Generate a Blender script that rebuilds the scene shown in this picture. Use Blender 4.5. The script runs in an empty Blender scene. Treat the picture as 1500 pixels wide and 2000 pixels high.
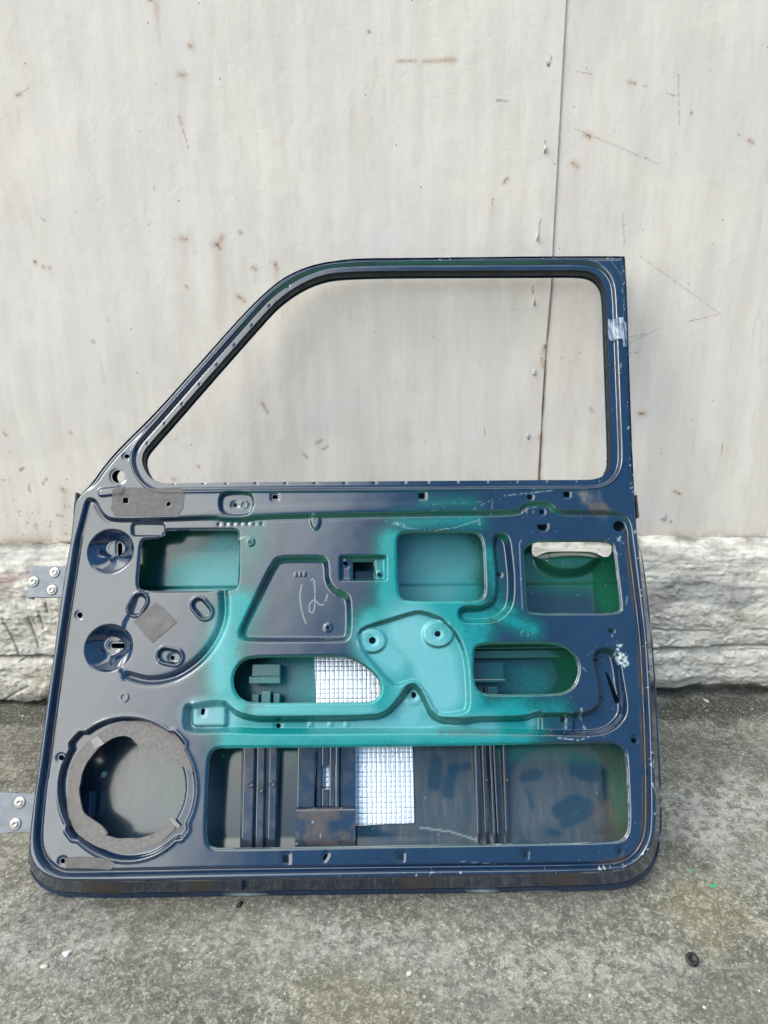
import bpy, math
import numpy as np
from mathutils import Matrix, Vector

scene = bpy.context.scene
COL = scene.collection

# ------------------------------------------------------------------ camera
PITCH, ROLL, CAM_H, FPX = math.radians(18.0), 0.0105, 0.995, 26.0 / 36.0 * 2000
fwd = np.array([0, math.cos(PITCH), -math.sin(PITCH)])
r0 = np.array([1.0, 0, 0]); u0 = np.array([0, math.sin(PITCH), math.cos(PITCH)])
right = r0 * math.cos(ROLL) - u0 * math.sin(ROLL)
up = u0 * math.cos(ROLL) + r0 * math.sin(ROLL)
CAMP = np.array([0, 0, CAM_H])
cd = bpy.data.cameras.new('camera'); cam = bpy.data.objects.new('camera', cd); COL.objects.link(cam)
cd.sensor_fit = 'VERTICAL'; cd.sensor_height = 36; cd.sensor_width = 27; cd.lens = 26
cd.clip_start = 0.02; cd.clip_end = 500
cam.matrix_world = Matrix(((right[0], up[0], -fwd[0], 0), (right[1], up[1], -fwd[1], 0),
                           (right[2], up[2], -fwd[2], CAM_H), (0, 0, 0, 1)))
scene.camera = cam

# ------------------------------------------------------------------ light
SUN_AZ, SUN_EL = math.radians(-62), math.radians(52)      # azimuth measured from straight behind the camera, negative = left
sdir = Vector((math.sin(SUN_AZ) * math.cos(SUN_EL), -math.cos(SUN_AZ) * math.cos(SUN_EL), math.sin(SUN_EL)))
world = bpy.data.worlds.new('World'); scene.world = world; world.use_nodes = True
wn, wl = world.node_tree.nodes, world.node_tree.links
wn.clear()
def wnode(t, **k):
    n = wn.new(t)
    for a, b in k.items(): setattr(n, a, b)
    return n
def wmath(op, a, b=None, clamp=False):
    n = wn.new('ShaderNodeMath'); n.operation = op; n.use_clamp = clamp
    for i, x in enumerate((a, b)):
        if x is None: continue
        if isinstance(x, (int, float)): n.inputs[i].default_value = x
        else: wl.new(x, n.inputs[i])
    return n.outputs[0]
sky = wnode('ShaderNodeTexSky', sky_type='NISHITA', sun_disc=False)
sky.sun_elevation = SUN_EL; sky.sun_rotation = math.atan2(sdir.x, sdir.y)
tc = wnode('ShaderNodeTexCoord')
def cloud_bank(az, el, size, soft):
    a, e = math.radians(az), math.radians(el)
    d = (math.sin(a) * math.cos(e), -math.cos(a) * math.cos(e), math.sin(e))
    n = wnode('ShaderNodeVectorMath', operation='DOT_PRODUCT')
    wl.new(tc.outputs['Generated'], n.inputs[0]); n.inputs[1].default_value = d
    m = wnode('ShaderNodeMapRange', interpolation_type='SMOOTHSTEP')
    m.inputs['From Min'].default_value = math.cos(math.radians(size + soft))
    m.inputs['From Max'].default_value = math.cos(math.radians(max(size - soft, 0)))
    wl.new(n.outputs['Value'], m.inputs['Value'])
    return m.outputs[0]
nz = wnode('ShaderNodeTexNoise'); nz.inputs['Scale'].default_value = 1.7; nz.inputs['Detail'].default_value = 5
wl.new(tc.outputs['Generated'], nz.inputs['Vector'])
bank = wmath('MAXIMUM', cloud_bank(-50, 45, 28, 9), cloud_bank(-40, 18, 22, 8))
high = cloud_bank(0, 96, 20, 9)
bank = wmath('MAXIMUM', bank, wmath('MULTIPLY', high, 0.9))
bank = wmath('MULTIPLY', bank, wmath('ADD', wmath('MULTIPLY', nz.outputs['Fac'], 1.5), 0.28))
base = wnode('ShaderNodeMix', data_type='RGBA')           # pale veil of cloud over the blue
base.inputs['Factor'].default_value = 0.6
wl.new(sky.outputs[0], base.inputs['A']); base.inputs['B'].default_value = (3.0, 8.2, 15.0, 1)
add = wnode('ShaderNodeMix', data_type='RGBA'); add.clamp_factor = True
wl.new(bank, add.inputs['Factor']); wl.new(base.outputs['Result'], add.inputs['A'])
add.inputs['B'].default_value = (64.5, 64.5, 59, 1)
sepz = wnode('ShaderNodeSeparateXYZ'); wl.new(tc.outputs['Generated'], sepz.inputs[0])
hz = wnode('ShaderNodeMapRange', interpolation_type='SMOOTHSTEP'); hz.inputs['From Min'].default_value = .10; hz.inputs['From Max'].default_value = .24
hzn = wmath('ADD', sepz.outputs['Z'], wmath('MULTIPLY', wmath('SUBTRACT', nz.outputs['Fac'], .5), .10)); wl.new(hzn, hz.inputs['Value'])
skyl = wnode('ShaderNodeMix', data_type='RGBA'); wl.new(hz.outputs[0], skyl.inputs['Factor'])      # dark skyline of the far side of the yard
skyl.inputs['A'].default_value = (.75, .72, .66, 1); wl.new(add.outputs['Result'], skyl.inputs['B'])
bg = wnode('ShaderNodeBackground'); bg.inputs['Strength'].default_value = 0.1
wo = wnode('ShaderNodeOutputWorld')
wl.new(skyl.outputs['Result'], bg.inputs['Color']); wl.new(bg.outputs[0], wo.inputs[0])
sl = bpy.data.lights.new('sun', 'SUN'); sl.energy = 1.2; sl.angle = math.radians(16); sl.color = (1, 0.965, 0.91)
so = bpy.data.objects.new('sun', sl); COL.objects.link(so)
so.rotation_euler = sdir.to_track_quat('Z', 'Y').to_euler()
vs_ = scene.view_settings
scene.display_settings.display_device = 'sRGB'
vs_.view_transform = 'Standard'; vs_.look = 'None'; vs_.gamma = 1; vs_.exposure = -0.42; vs_.use_curve_mapping = False
scene.cycles.max_bounces = 8

# ------------------------------------------------------------------ helpers: numbers
rng = np.random.default_rng(7)
def vnoise(x, y, seed):
    r = np.random.default_rng(seed); T = r.random((257, 257))
    xi = np.floor(x).astype(int); yi = np.floor(y).astype(int)
    fx = x - xi; fy = y - yi
    fx = fx * fx * (3 - 2 * fx); fy = fy * fy * (3 - 2 * fy)
    a, b = xi % 256, yi % 256
    a1, b1 = (xi + 1) % 256, (yi + 1) % 256
    return (T[a, b] * (1 - fx) + T[a1, b] * fx) * (1 - fy) + (T[a, b1] * (1 - fx) + T[a1, b1] * fx) * fy
def fbm(x, y, freq, octs, seed, gain=0.5):
    s = np.zeros(np.shape(x)); a = 1.0; t = 0
    for i in range(octs):
        s = s + a * vnoise(x * freq + 31.7 * i + 100, y * freq + 17.3 * i + 100, seed + i); t += a
        a *= gain; freq *= 2.03
    return s / t
def sstep(a, b, x):
    t = np.clip((x - a) / (b - a), 0, 1); return t * t * (3 - 2 * t)

LEAN = math.radians(33.0)
V = np.array([0, math.sin(LEAN), math.cos(LEAN)]); N = np.array([0, -math.cos(LEAN), math.sin(LEAN)]); U = np.array([1.0, 0, 0])
ORG = np.array([0, 0.984, 0.0]) + 0.050 * N + np.array([0, 0, 0.002])
def ray(px, py):
    d = fwd * FPX + right * (px - 750.0) + up * (1000.0 - py)
    return d / np.linalg.norm(d)
def uv(px, py, w=0.0):
    d = ray(px, py); t = (w + np.dot(ORG - CAMP, N)) / np.dot(d, N)
    X = CAMP + d * t - ORG
    return (float(np.dot(X, U)), float(np.dot(X, V)))
def uvs(pts, w=0.0): return np.array([uv(a, b, w) for a, b in pts])
def on_plane(px, py, point, normal):
    d = ray(px, py); n = np.array(normal, float)
    t = np.dot(np.array(point, float) - CAMP, n) / np.dot(d, n); return CAMP + d * t
PX = 0.00093        # metres per photo pixel on the door, about
def chaikin(p, n=1, closed=True):
    p = np.asarray(p, float)
    for _ in range(n):
        q = np.roll(p, -1, 0) if closed else p[1:]
        a = p if closed else p[:-1]
        r = np.empty((len(a) * 2, 2)); r[0::2] = a * .75 + q * .25; r[1::2] = a * .25 + q * .75
        if not closed: r = np.vstack([p[:1], r, p[-1:]])
        p = r
    return p
BIG = 1.0
def seg_dist(X, Y, pts, closed):
    P = np.asarray(pts); Q = np.roll(P, -1, 0) if closed else P[1:]
    if not closed: P = P[:-1]
    best = np.full(X.shape, 1e9)
    for (ax, ay), (bx, by) in zip(P, Q):
        dx, dy = bx - ax, by - ay; L = dx * dx + dy * dy + 1e-14
        t = np.clip(((X - ax) * dx + (Y - ay) * dy) / L, 0, 1)
        np.minimum(best, (X - ax - t * dx) ** 2 + (Y - ay - t * dy) ** 2, out=best)
    return np.sqrt(best)
def sdf(X, Y, pts, margin=0.03):
    """signed distance, positive inside, on a separable grid X[:,0], Y[0,:]"""
    P = np.asarray(pts); out = np.full(X.shape, -BIG)
    i = np.where((X[:, 0] > P[:, 0].min() - margin) & (X[:, 0] < P[:, 0].max() + margin))[0]
    j = np.where((Y[0] > P[:, 1].min() - margin) & (Y[0] < P[:, 1].max() + margin))[0]
    if not len(i) or not len(j): return out
    s = (slice(i[0], i[-1] + 1), slice(j[0], j[-1] + 1)); x, y = X[s], Y[s]
    d = seg_dist(x, y, P, True); ins = np.zeros(x.shape, bool)
    Q = np.roll(P, -1, 0)
    for (ax, ay), (bx, by) in zip(P, Q):
        if ay == by: continue
        c = ((ay > y) != (by > y)) & (x < (bx - ax) * (y - ay) / (by - ay) + ax)
        ins ^= c
    out[s] = np.where(ins, d, -d); return out
def line(X, Y, pts, margin):
    P = np.asarray(pts); out = np.full(X.shape, BIG)
    i = np.where((X[:, 0] > P[:, 0].min() - margin) & (X[:, 0] < P[:, 0].max() + margin))[0]
    j = np.where((Y[0] > P[:, 1].min() - margin) & (Y[0] < P[:, 1].max() + margin))[0]
    if not len(i) or not len(j): return out
    s = (slice(i[0], i[-1] + 1), slice(j[0], j[-1] + 1))
    out[s] = seg_dist(X[s], Y[s], P, False); return out
def ell(cx, cy, rx, ry, n=40, rot=0):
    a = np.linspace(0, 2 * np.pi, n, endpoint=False); c, s = math.cos(rot), math.sin(rot)
    return [(cx + rx * math.cos(t) * c - ry * math.sin(t) * s, cy + rx * math.cos(t) * s + ry * math.sin(t) * c) for t in a]
def rrect(x0, y0, x1, y1, r=4, n=4):
    p = []
    for cx, cy, a0 in ((x1 - r, y0 + r, -90), (x1 - r, y1 - r, 0), (x0 + r, y1 - r, 90), (x0 + r, y0 + r, 180)):
        for k in range(n + 1):
            a = math.radians(a0 + 90 * k / n); p.append((cx + r * math.cos(a), cy + r * math.sin(a)))
    return p
def capsule(cx, cy, hl, hw, ang, n=8):
    a = math.radians(ang); ux, uy = math.cos(a), -math.sin(a); p = []
    for s, b in ((1, -90), (-1, 90)):
        for k in range(n + 1):
            t = math.radians(b + 180 * k / n); lx = s * (hl - hw) + hw * math.cos(t); ly = hw * math.sin(t)
            p.append((cx + lx * ux - ly * uy, cy + lx * uy + ly * ux))
    return p

# ------------------------------------------------------------------ helpers: objects
def link(name, me, mat, parent=None, smooth=True):
    o = bpy.data.objects.new(name, me); COL.objects.link(o)
    if mat is not None: me.materials.append(mat)
    if parent is not None: o.parent = parent
    if smooth: me.polygons.foreach_set('use_smooth', np.ones(len(me.polygons), bool))
    return o
def build(name, verts, faces, mat, parent=None, smooth=False, attrs=None):
    me = bpy.data.meshes.new(name)
    me.from_pydata(verts if isinstance(verts, list) else verts.tolist(), [], faces)
    for k, a in (attrs or {}).items():
        at = me.attributes.new(k, 'FLOAT_COLOR', 'POINT')
        c = np.ones((len(me.vertices), 4), np.float32); c[:, :3] = a; at.data.foreach_set('color', c.ravel())
    me.update(); return link(name, me, mat, parent, smooth)
def tag(o, label=None, cat=None, group=None, kind=None):
    if label: o['label'] = label
    if cat: o['category'] = cat
    if group: o['group'] = group
    if kind: o['kind'] = kind
    return o
def bevel(o, w=0.001, seg=2):
    m = o.modifiers.new('bevel', 'BEVEL'); m.width = w; m.segments = seg; m.limit_method = 'ANGLE'; return o
class MB:
    def __init__(s): s.v = []; s.f = []
    def add(s, v, f):
        n = len(s.v); s.v += [tuple(map(float, a)) for a in v]; s.f += [tuple(i + n for i in a) for a in f]
    def box(s, a, b):
        (x0, y0, z0), (x1, y1, z1) = a, b
        s.add([(x0, y0, z0), (x1, y0, z0), (x1, y1, z0), (x0, y1, z0), (x0, y0, z1), (x1, y0, z1), (x1, y1, z1), (x0, y1, z1)],
              [(0, 3, 2, 1), (4, 5, 6, 7), (0, 1, 5, 4), (1, 2, 6, 5), (2, 3, 7, 6), (3, 0, 4, 7)])
    def prism(s, poly, z0, z1):
        n = len(poly)
        ar = sum(poly[i][0] * poly[(i + 1) % n][1] - poly[(i + 1) % n][0] * poly[i][1] for i in range(n))
        p = list(poly) if ar > 0 else list(poly)[::-1]
        s.add([(x, y, z0) for x, y in p] + [(x, y, z1) for x, y in p],
              [tuple(range(n))[::-1], tuple(range(n, 2 * n))] + [(i, (i + 1) % n, n + (i + 1) % n, n + i) for i in range(n)])
    def lathe(s, prof, cx=0, cy=0, cz=0, n=28):
        v = []; f = []
        for r, z in prof:
            for k in range(n):
                a = 2 * math.pi * k / n; v.append((cx + r * math.cos(a), cy + r * math.sin(a), cz + z))
        for i in range(len(prof) - 1):
            for k in range(n):
                f.append((i * n + k, i * n + (k + 1) % n, (i + 1) * n + (k + 1) % n, (i + 1) * n + k))
        f.append(tuple(range(n))[::-1]); f.append(tuple(range((len(prof) - 1) * n, len(prof) * n)))
        s.add(v, f)
    def out(s, name, mat, parent=None, smooth=False): return build(name, s.v, s.f, mat, parent, smooth)

def clip_mesh(name, us, vs, H, D, rim, mat, parent, attrs, flip=False):
    """sheet w=H(u,v) where D>0, cut cleanly at D=0, with turned-back rims of depth rim(u,v)"""
    nu, nv = H.shape; UU, VV = np.meshgrid(us, vs, indexing='ij')
    names = list(attrs); A = np.stack([attrs[k] for k in names], 0) if names else np.zeros((0, nu, nv, 3))
    inside = D > 0
    c = inside[:-1, :-1].astype(int) + inside[1:, :-1] + inside[1:, 1:] + inside[:-1, 1:]
    used = np.zeros((nu, nv), bool)
    anyc = c > 0
    for a, b in ((0, 0), (1, 0), (1, 1), (0, 1)):
        used[a:nu - 1 + a, b:nv - 1 + b] |= anyc
    used &= inside
    idx = -np.ones((nu, nv), int); idx[used] = np.arange(used.sum())
    verts = np.stack([UU[used], VV[used], H[used]], 1)
    AA = A[:, used, :]
    fi, fj = np.where(c == 4)
    quads = np.stack([idx[fi, fj], idx[fi + 1, fj], idx[fi + 1, fj + 1], idx[fi, fj + 1]], 1)
    faces = quads.tolist()
    ev = {}; newv = []; newa = []; n0 = len(verts); rimseg = []
    def cross(p, q):
        key = (p, q) if p < q else (q, p)
        if key in ev: return ev[key]
        (i, j), (k, l) = key; d0, d1 = D[i, j], D[k, l]; t = d0 / (d0 - d1) if d0 != d1 else .5
        t = min(max(t, 0.02), 0.98)
        newv.append((UU[i, j] * (1 - t) + UU[k, l] * t, VV[i, j] * (1 - t) + VV[k, l] * t, H[i, j] * (1 - t) + H[k, l] * t))
        newa.append(A[:, i, j] * (1 - t) + A[:, k, l] * t)
        ev[key] = n0 + len(newv) - 1; return ev[key]
    mi, mj = np.where((c > 0) & (c < 4))
    for i, j in zip(mi.tolist(), mj.tolist()):
        cs = [(i, j), (i + 1, j), (i + 1, j + 1), (i, j + 1)]; poly = []; flag = []
        for k in range(4):
            p, q = cs[k], cs[(k + 1) % 4]
            if inside[p]: poly.append(int(idx[p])); flag.append(0)
            if inside[p] != inside[q]: poly.append(cross(p, q)); flag.append(1)
        if len(poly) >= 3:
            faces.append(poly)
            m = len(poly)
            for k in range(m):
                if flag[k] and flag[(k + 1) % m]: rimseg.append((poly[k], poly[(k + 1) % m]))
    if newv: verts = np.vstack([verts, np.array(newv)]); AA = np.concatenate([AA, np.array(newa).transpose(1, 0, 2)], 1)
    # turned-back rims, own vertices for a crisp edge
    rv = {}; extra = []; ea = []; base = len(verts)
    du = us[1] - us[0]; dv = vs[1] - vs[0]
    def rimv(k):
        if k not in rv:
            x, y, z = verts[k]
            i = int(np.clip(np.searchsorted(us, x), 0, nu - 1)); j = int(np.clip(np.searchsorted(vs, y), 0, nv - 1))
            r = float(rim[i, j]) if isinstance(rim, np.ndarray) else rim
            rv[k] = base + len(extra); extra.append((x, y, z)); extra.append((x, y, z - r)); ea.append(AA[:, k]); ea.append(AA[:, k])
        return rv[k]
    for a, b in rimseg:
        ra, rb = rimv(a), rimv(b); faces.append([ra, ra + 1, rb + 1, rb])
    if extra: verts = np.vstack([verts, np.array(extra)]); AA = np.concatenate([AA, np.array(ea).transpose(1, 0, 2)], 1)
    return build(name, verts, faces, mat, parent, True, {k: AA[n] for n, k in enumerate(names)})

# ------------------------------------------------------------------ helpers: materials
class Mat:
    def __init__(s, name):
        s.m = bpy.data.materials.new(name); s.m.use_nodes = True; s.n = s.m.node_tree.nodes; s.l = s.m.node_tree.links
        s.n.clear(); s.out = s.n.new('ShaderNodeOutputMaterial'); s.p = s.n.new('ShaderNodeBsdfPrincipled')
        s.l.new(s.p.outputs[0], s.out.inputs[0])
        s.tc = s.n.new('ShaderNodeTexCoord').outputs['Object']
    def put(s, sock, x):
        if isinstance(x, bpy.types.NodeSocket): s.l.new(x, sock)
        elif isinstance(x, (tuple, list)): sock.default_value = tuple(x) + ((1,) if len(x) == 3 and sock.type == 'RGBA' else ())
        else: sock.default_value = x
    def set(s, **k):
        for a, b in k.items(): s.put(s.p.inputs[a.replace('_', ' ')], b)
        return s
    def noise(s, scale, detail=4, rough=.55, stretch=None, dist=0.0, seed=0.0):
        n = s.n.new('ShaderNodeTexNoise'); n.inputs['Scale'].default_value = scale; n.inputs['Detail'].default_value = detail
        n.inputs['Roughness'].default_value = rough; n.inputs['Distortion'].default_value = dist
        mp = s.n.new('ShaderNodeMapping'); mp.inputs['Scale'].default_value = stretch or (1, 1, 1)
        mp.inputs['Location'].default_value = (seed, seed * 1.3, seed * .7)
        s.l.new(s.tc, mp.inputs[0]); s.l.new(mp.outputs[0], n.inputs['Vector']); return n.outputs['Fac']
    def voro(s, scale, feature='F1', out='Distance', stretch=None, rnd=1.0):
        n = s.n.new('ShaderNodeTexVoronoi'); n.feature = feature; n.inputs['Scale'].default_value = scale
        n.inputs['Randomness'].default_value = rnd
        mp = s.n.new('ShaderNodeMapping'); mp.inputs['Scale'].default_value = stretch or (1, 1, 1)
        s.l.new(s.tc, mp.inputs[0]); s.l.new(mp.outputs[0], n.inputs['Vector']); return n.outputs[out]
    def mr(s, x, a, b, c=0.0, d=1.0):
        n = s.n.new('ShaderNodeMapRange'); n.interpolation_type = 'SMOOTHSTEP'
        for k, y in zip(('Value', 'From Min', 'From Max', 'To Min', 'To Max'), (x, a, b, c, d)): s.put(n.inputs[k], y)
        return n.outputs[0]
    def math(s, op, a, b=0.0, clamp=False):
        n = s.n.new('ShaderNodeMath'); n.operation = op; n.use_clamp = clamp; s.put(n.inputs[0], a); s.put(n.inputs[1], b); return n.outputs[0]
    def mix(s, f, a, b):
        n = s.n.new('ShaderNodeMix'); n.data_type = 'RGBA'
        s.put(n.inputs['Factor'], f); s.put(n.inputs['A'], a); s.put(n.inputs['B'], b); return n.outputs['Result']
    def fmix(s, f, a, b):
        n = s.n.new('ShaderNodeMix'); n.data_type = 'FLOAT'
        s.put(n.inputs[0], f); s.put(n.inputs[2], a); s.put(n.inputs[3], b); return n.outputs[0]
    def attr(s, name):
        n = s.n.new('ShaderNodeAttribute'); n.attribute_name = name
        q = s.n.new('ShaderNodeSeparateColor'); s.l.new(n.outputs['Color'], q.inputs[0]); return q.outputs[0], q.outputs[1], q.outputs[2]
    def bump(s, h, strength=.3, dist=.002):
        n = s.n.new('ShaderNodeBump'); n.inputs['Strength'].default_value = strength; n.inputs['Distance'].default_value = dist
        s.put(n.inputs['Height'], h); s.l.new(n.outputs[0], s.p.inputs['Normal']); return s

NAVY = (0.004, 0.018, 0.050); DGREEN = (0.001, 0.115, 0.065); TEAL = (0.004, 0.235, 0.245); PALE = (0.125, 0.385, 0.43)
DUST_SHEEN = (0.115, 0.118, 0.118)
def paint_material(name, dust_sheen_k=1.0, rough=.095, streak=(1, 1, 1)):
    """navy gloss paint; attribute maskA = (teal overspray, pale overspray and painted sky sheen, dust film and painted left sky reflection), maskB = (bare green, chip / scratch, brown grime)"""
    m = Mat(name); teal, pale, dust_sheen = m.attr('maskA'); green, chip, grime = m.attr('maskB')
    n1 = m.noise(9, 5, .6); n2 = m.noise(160, 3, .6); n3 = m.noise(42, 5, .65, stretch=streak, seed=3)
    col = m.mix(m.mr(n1, .3, .7), NAVY, (0.006, 0.024, 0.064))
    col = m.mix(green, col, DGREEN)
    grain = m.math('MULTIPLY', m.mr(n2, .25, .75, .86, 1.1), teal, True)
    sp_ = m.math('MULTIPLY', m.math('SUBTRACT', m.noise(520, 2, .5, seed=14), .5), m.math('MULTIPLY', m.math('MULTIPLY', teal, m.math('SUBTRACT', 1.0, teal)), 2.6))
    grain = m.math('ADD', grain, sp_, True)
    col = m.mix(m.mr(grain, .02, .50), col, (0.001, 0.075, 0.080))
    col = m.mix(m.mr(grain, .34, .98), col, TEAL)
    col = m.mix(m.math('MULTIPLY', pale, m.mr(n2, .3, .7, .88, 1.0)), col, PALE)
    patch = m.mr(n3, .38, .72, .35, 1.15) if streak[0] == 1 else m.mr(n3, .28, .80, .62, 1.12)
    d = m.math('MULTIPLY', dust_sheen, patch); d = m.math('MULTIPLY', d, dust_sheen_k, True)
    speck = m.math('MULTIPLY', m.mr(m.noise(420, 2, .5, seed=9), .70, .76), .16)
    d = m.math('MAXIMUM', d, m.math('MULTIPLY', speck, m.mr(n1, .4, .6)), True)
    col = m.mix(d, col, DUST_SHEEN)
    col = m.mix(grime, col, (0.085, 0.058, 0.038))
    col = m.mix(chip, col, (0.50, 0.60, 0.60))
    r = m.fmix(teal, rough, .27); r = m.fmix(pale, r, .36); r = m.fmix(d, r, .34); r = m.fmix(grime, r, .6)
    r = m.math('ADD', r, m.mr(n3, .45, .8, 0, .06))
    m.set(Base_Color=col, Roughness=r, Metallic=m.math('MULTIPLY', teal, .15), Coat_Roughness=.08, IOR=1.55)
    m.put(m.p.inputs['Coat Weight'], m.fmix(m.math('MAXIMUM', m.math('MAXIMUM', teal, d), grime), .8, .05))
    m.bump(m.math('ADD', m.noise(3.5, 2, .5), m.math('MULTIPLY', n2, .012)), .22, .010)
    return m.m
M_PAINT = paint_material('navy_door_paint'); M_SKIN = paint_material('navy_inner_skin_paint', 1.0, .10, (2.6, .42, 1))

# ------------------------------------------------------------------ the wall
WALL_Y = 1.655
def wpt(px, py, y=WALL_Y): 
    p = on_plane(px, py, (0, y, 0), (0, 1, 0)); return (p[0], p[2])
def graded(a, b, step, lo, hi):
    c = np.arange(a, b, step); 
    l = a - np.geomspace(step * 2, a - lo, 26)[::-1]; r = c[-1] + np.geomspace(step * 2, hi - c[-1], 26)
    return np.concatenate([l, c, r])
def wall_material():
    m = Mat('weathered_white_sheet_paint'); rust, dark, light = m.attr('maskA')
    st = m.noise(7, 6, .6, stretch=(3.2, 1, .45)); st2 = m.noise(26, 5, .62, stretch=(2.4, 1, .5), seed=4); bl = m.noise(3.2, 6, .62, dist=.6, seed=8)
    fine = m.noise(150, 4, .6)
    col = m.mix(m.mr(st, .3, .72), (0.690, 0.632, 0.575), (0.80, 0.742, 0.685))
    col = m.mix(m.mr(bl, .46, .62, 0, .55), col, (0.72, 0.675, 0.665))
    col = m.mix(m.mr(bl, .33, .47, .5, 0), col, (0.82, 0.755, 0.675))
    col = m.mix(m.mr(st2, .52, .75, 0, .45), col, (0.61, 0.55, 0.49))
    col = m.mix(m.mr(fine, .58, .8, 0, .30), col, (0.45, 0.445, 0.43))
    vd = m.voro(34); vc = m.noise(20, 2, .5, seed=20)
    sp = m.math('MULTIPLY', m.mr(vd, .035, .080, 1, 0), m.mr(vc, .47, .57, 0, .85))
    col = m.mix(sp, col, (0.17, 0.14, 0.11))
    vd2 = m.voro(75); sp2 = m.math('MULTIPLY', m.mr(vd2, .05, .11, 1, 0), m.mr(m.noise(9, 3, .5, seed=31), .48, .62, 0, .5))
    col = m.mix(sp2, col, (0.33, 0.31, 0.28))
    col = m.mix(light, col, (0.80, 0.80, 0.79))
    col = m.mix(dark, col, (0.23, 0.215, 0.20))
    rc = m.mix(m.noise(180, 3, .6), (0.30, 0.14, 0.055), (0.45, 0.27, 0.13))
    col = m.mix(rust, col, m.mix(m.mr(rust, .78, 1.0), rc, (0.085, 0.04, 0.022)))
    m.set(Base_Color=col, Roughness=m.mr(st, .3, .7, .42, .62), Specular_IOR_Level=.4)
    h = m.math('ADD', m.math('MULTIPLY', m.noise(24, 6, .65, dist=.9, seed=2), 1.0), m.math('MULTIPLY', m.noise(85, 4, .6), .35))
    return m.bump(h, .34, .003).m
M_WALL = wall_material()
wall = bpy.data.objects.new('metal_wall', None); COL.objects.link(wall); wall.location = (0, WALL_Y, 0.39)
tag(wall, 'pale grey painted sheet metal wall with a rusty vertical seam', 'wall')
SEAM = [wpt(1111, -40), wpt(1108, 0), wpt(1098, 180), wpt(1090, 330), wpt(1083, 450), wpt(1078, 560), wpt(1066, 700), wpt(1060, 800), wpt(1053, 930), wpt(1050, 1100)]
def seam_x(z):
    zs = [p[1] for p in SEAM][::-1]; xs = [p[0] for p in SEAM][::-1]; return np.interp(z, zs, xs)
# marks seen on the paint: (polyline in photo pixels, width px, kind strength)
RUST = [([(352,146),(358,147)],3.2),([(345,147),(370,146)],1.4),([(371,89),(373,92)],2.6),([(350,228),(355,242)],1.8),([(355,242),(369,292)],1.1),
 ([(340,467),(372,467)],1.3),([(356,466),(362,468)],3.4),([(434,464),(427,476)],3.2),([(421,477),(430,484)],3.6),([(294,0),(302,4)],2.2),
 ([(33,186),(40,184)],2.4),([(40,184),(58,170)],1.2),([(469,453),(471,455)],2),([(495,523),(499,526)],2.6),([(538,514),(541,526)],2.6),([(465,578),(478,588)],2.2),
 ([(511,787),(523,806)],1.6),([(778,120),(812,119)],1.6),([(828,120),(888,117)],2.0),([(870,117),(886,118)],2.6),([(1228,160),(1240,163)],2.0),([(1125,139),(1163,146)],1.2),
 ([(1256,167),(1264,170)],1.2),([(1300,181),(1319,188)],1.4),([(1146,264),(1151,268)],3.2),([(1120,319),(1127,326)],3.6),([(1440,259),(1449,267)],1.4),([(1463,274),(1472,279)],2),
 ([(1260,308),(1268,312)],1.4),([(984,358),(990,350)],1.8),([(961,402),(963,386)],1.4),([(1230,690),(1254,686)],1.5),([(1345,628),(1406,614)],1.1),([(1250,808),(1258,808)],3.2),
 ([(1412,868),(1409,890)],1.2),([(1318,960),(1328,965)],2.2),([(121,955),(127,960)],3.2),([(112,1006),(120,1007)],1.6),([(338,935),(340,937)],2.4),
 ([(618,866),(628,860)],1.8),([(630,878),(640,872)],1.6),([(592,886),(600,894)],1.6),([(1060,690),(1064,676)],2.6),([(1058,700),(1060,716)],2.2),([(1054,853),(1056,858)],3.0),
 ([(946,837),(947,852)],1.3),([(1154,798),(1157,803)],2),([(386,910),(388,912)],1.8),([(68,511),(70,512)],2.4),([(84,521),(86,522)],1.8),([(96,523),(98,524)],1.8),([(363,558),(366,561)],1.8),([(182,667),(184,668)],1.8),([(137,844),(139,846)],2)]
DARK = [([(1297,1017),(1302,1012)],4.5),([(1310,1019),(1312,1021)],2.4),([(1076,110),(1073,130)],1.6),([(1065,272),(1062,290)],1.4),([(1055,430),(1052,462)],1.4),
 ([(986,352),(990,348)],1.6),([(1350,220),(1353,224)],1.8),([(720,62),(724,64)],1.8),([(1325,145),(1327,242)],.8),([(40,918),(46,914)],2.2),([(8,845),(12,850)],2),([(1217,420),(1220,480)],.7),
 ([(300,365),(303,372)],1.4),([(80,425),(88,432)],1.0),([(290,440),(296,434)],1.0),([(970,196),(990,197)],1.2),([(1040,575),(1041,560)],1.2),([(1250,500),(1410,615)],.5),([(1225,660),(1260,652)],.7),([(1225,672),(1290,640)],.6),([(1120,250),(1285,320)],.6)]
STREAK = [((356,150),(357,330),9,.16),((430,484),(434,640),12,.16),((305,0),(312,95),6,.40),((360,470),(361,560),7,.16),((1124,326),(1118,470),10,.15),((1149,268),(1146,360),7,.12),((540,526),(541,580),6,.2),
 ((127,960),(122,1060),7,.2),((1235,165),(1225,290),10,.10),((962,402),(955,500),8,.12),((497,525),(498,570),5,.18),((35,190),(37,330),5,.1)]
zs = graded(0.392, 1.56, 0.0022, 0.380, 4.2); zs = zs[zs > 0.3865]
zs = np.concatenate([[0.386], zs])
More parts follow.
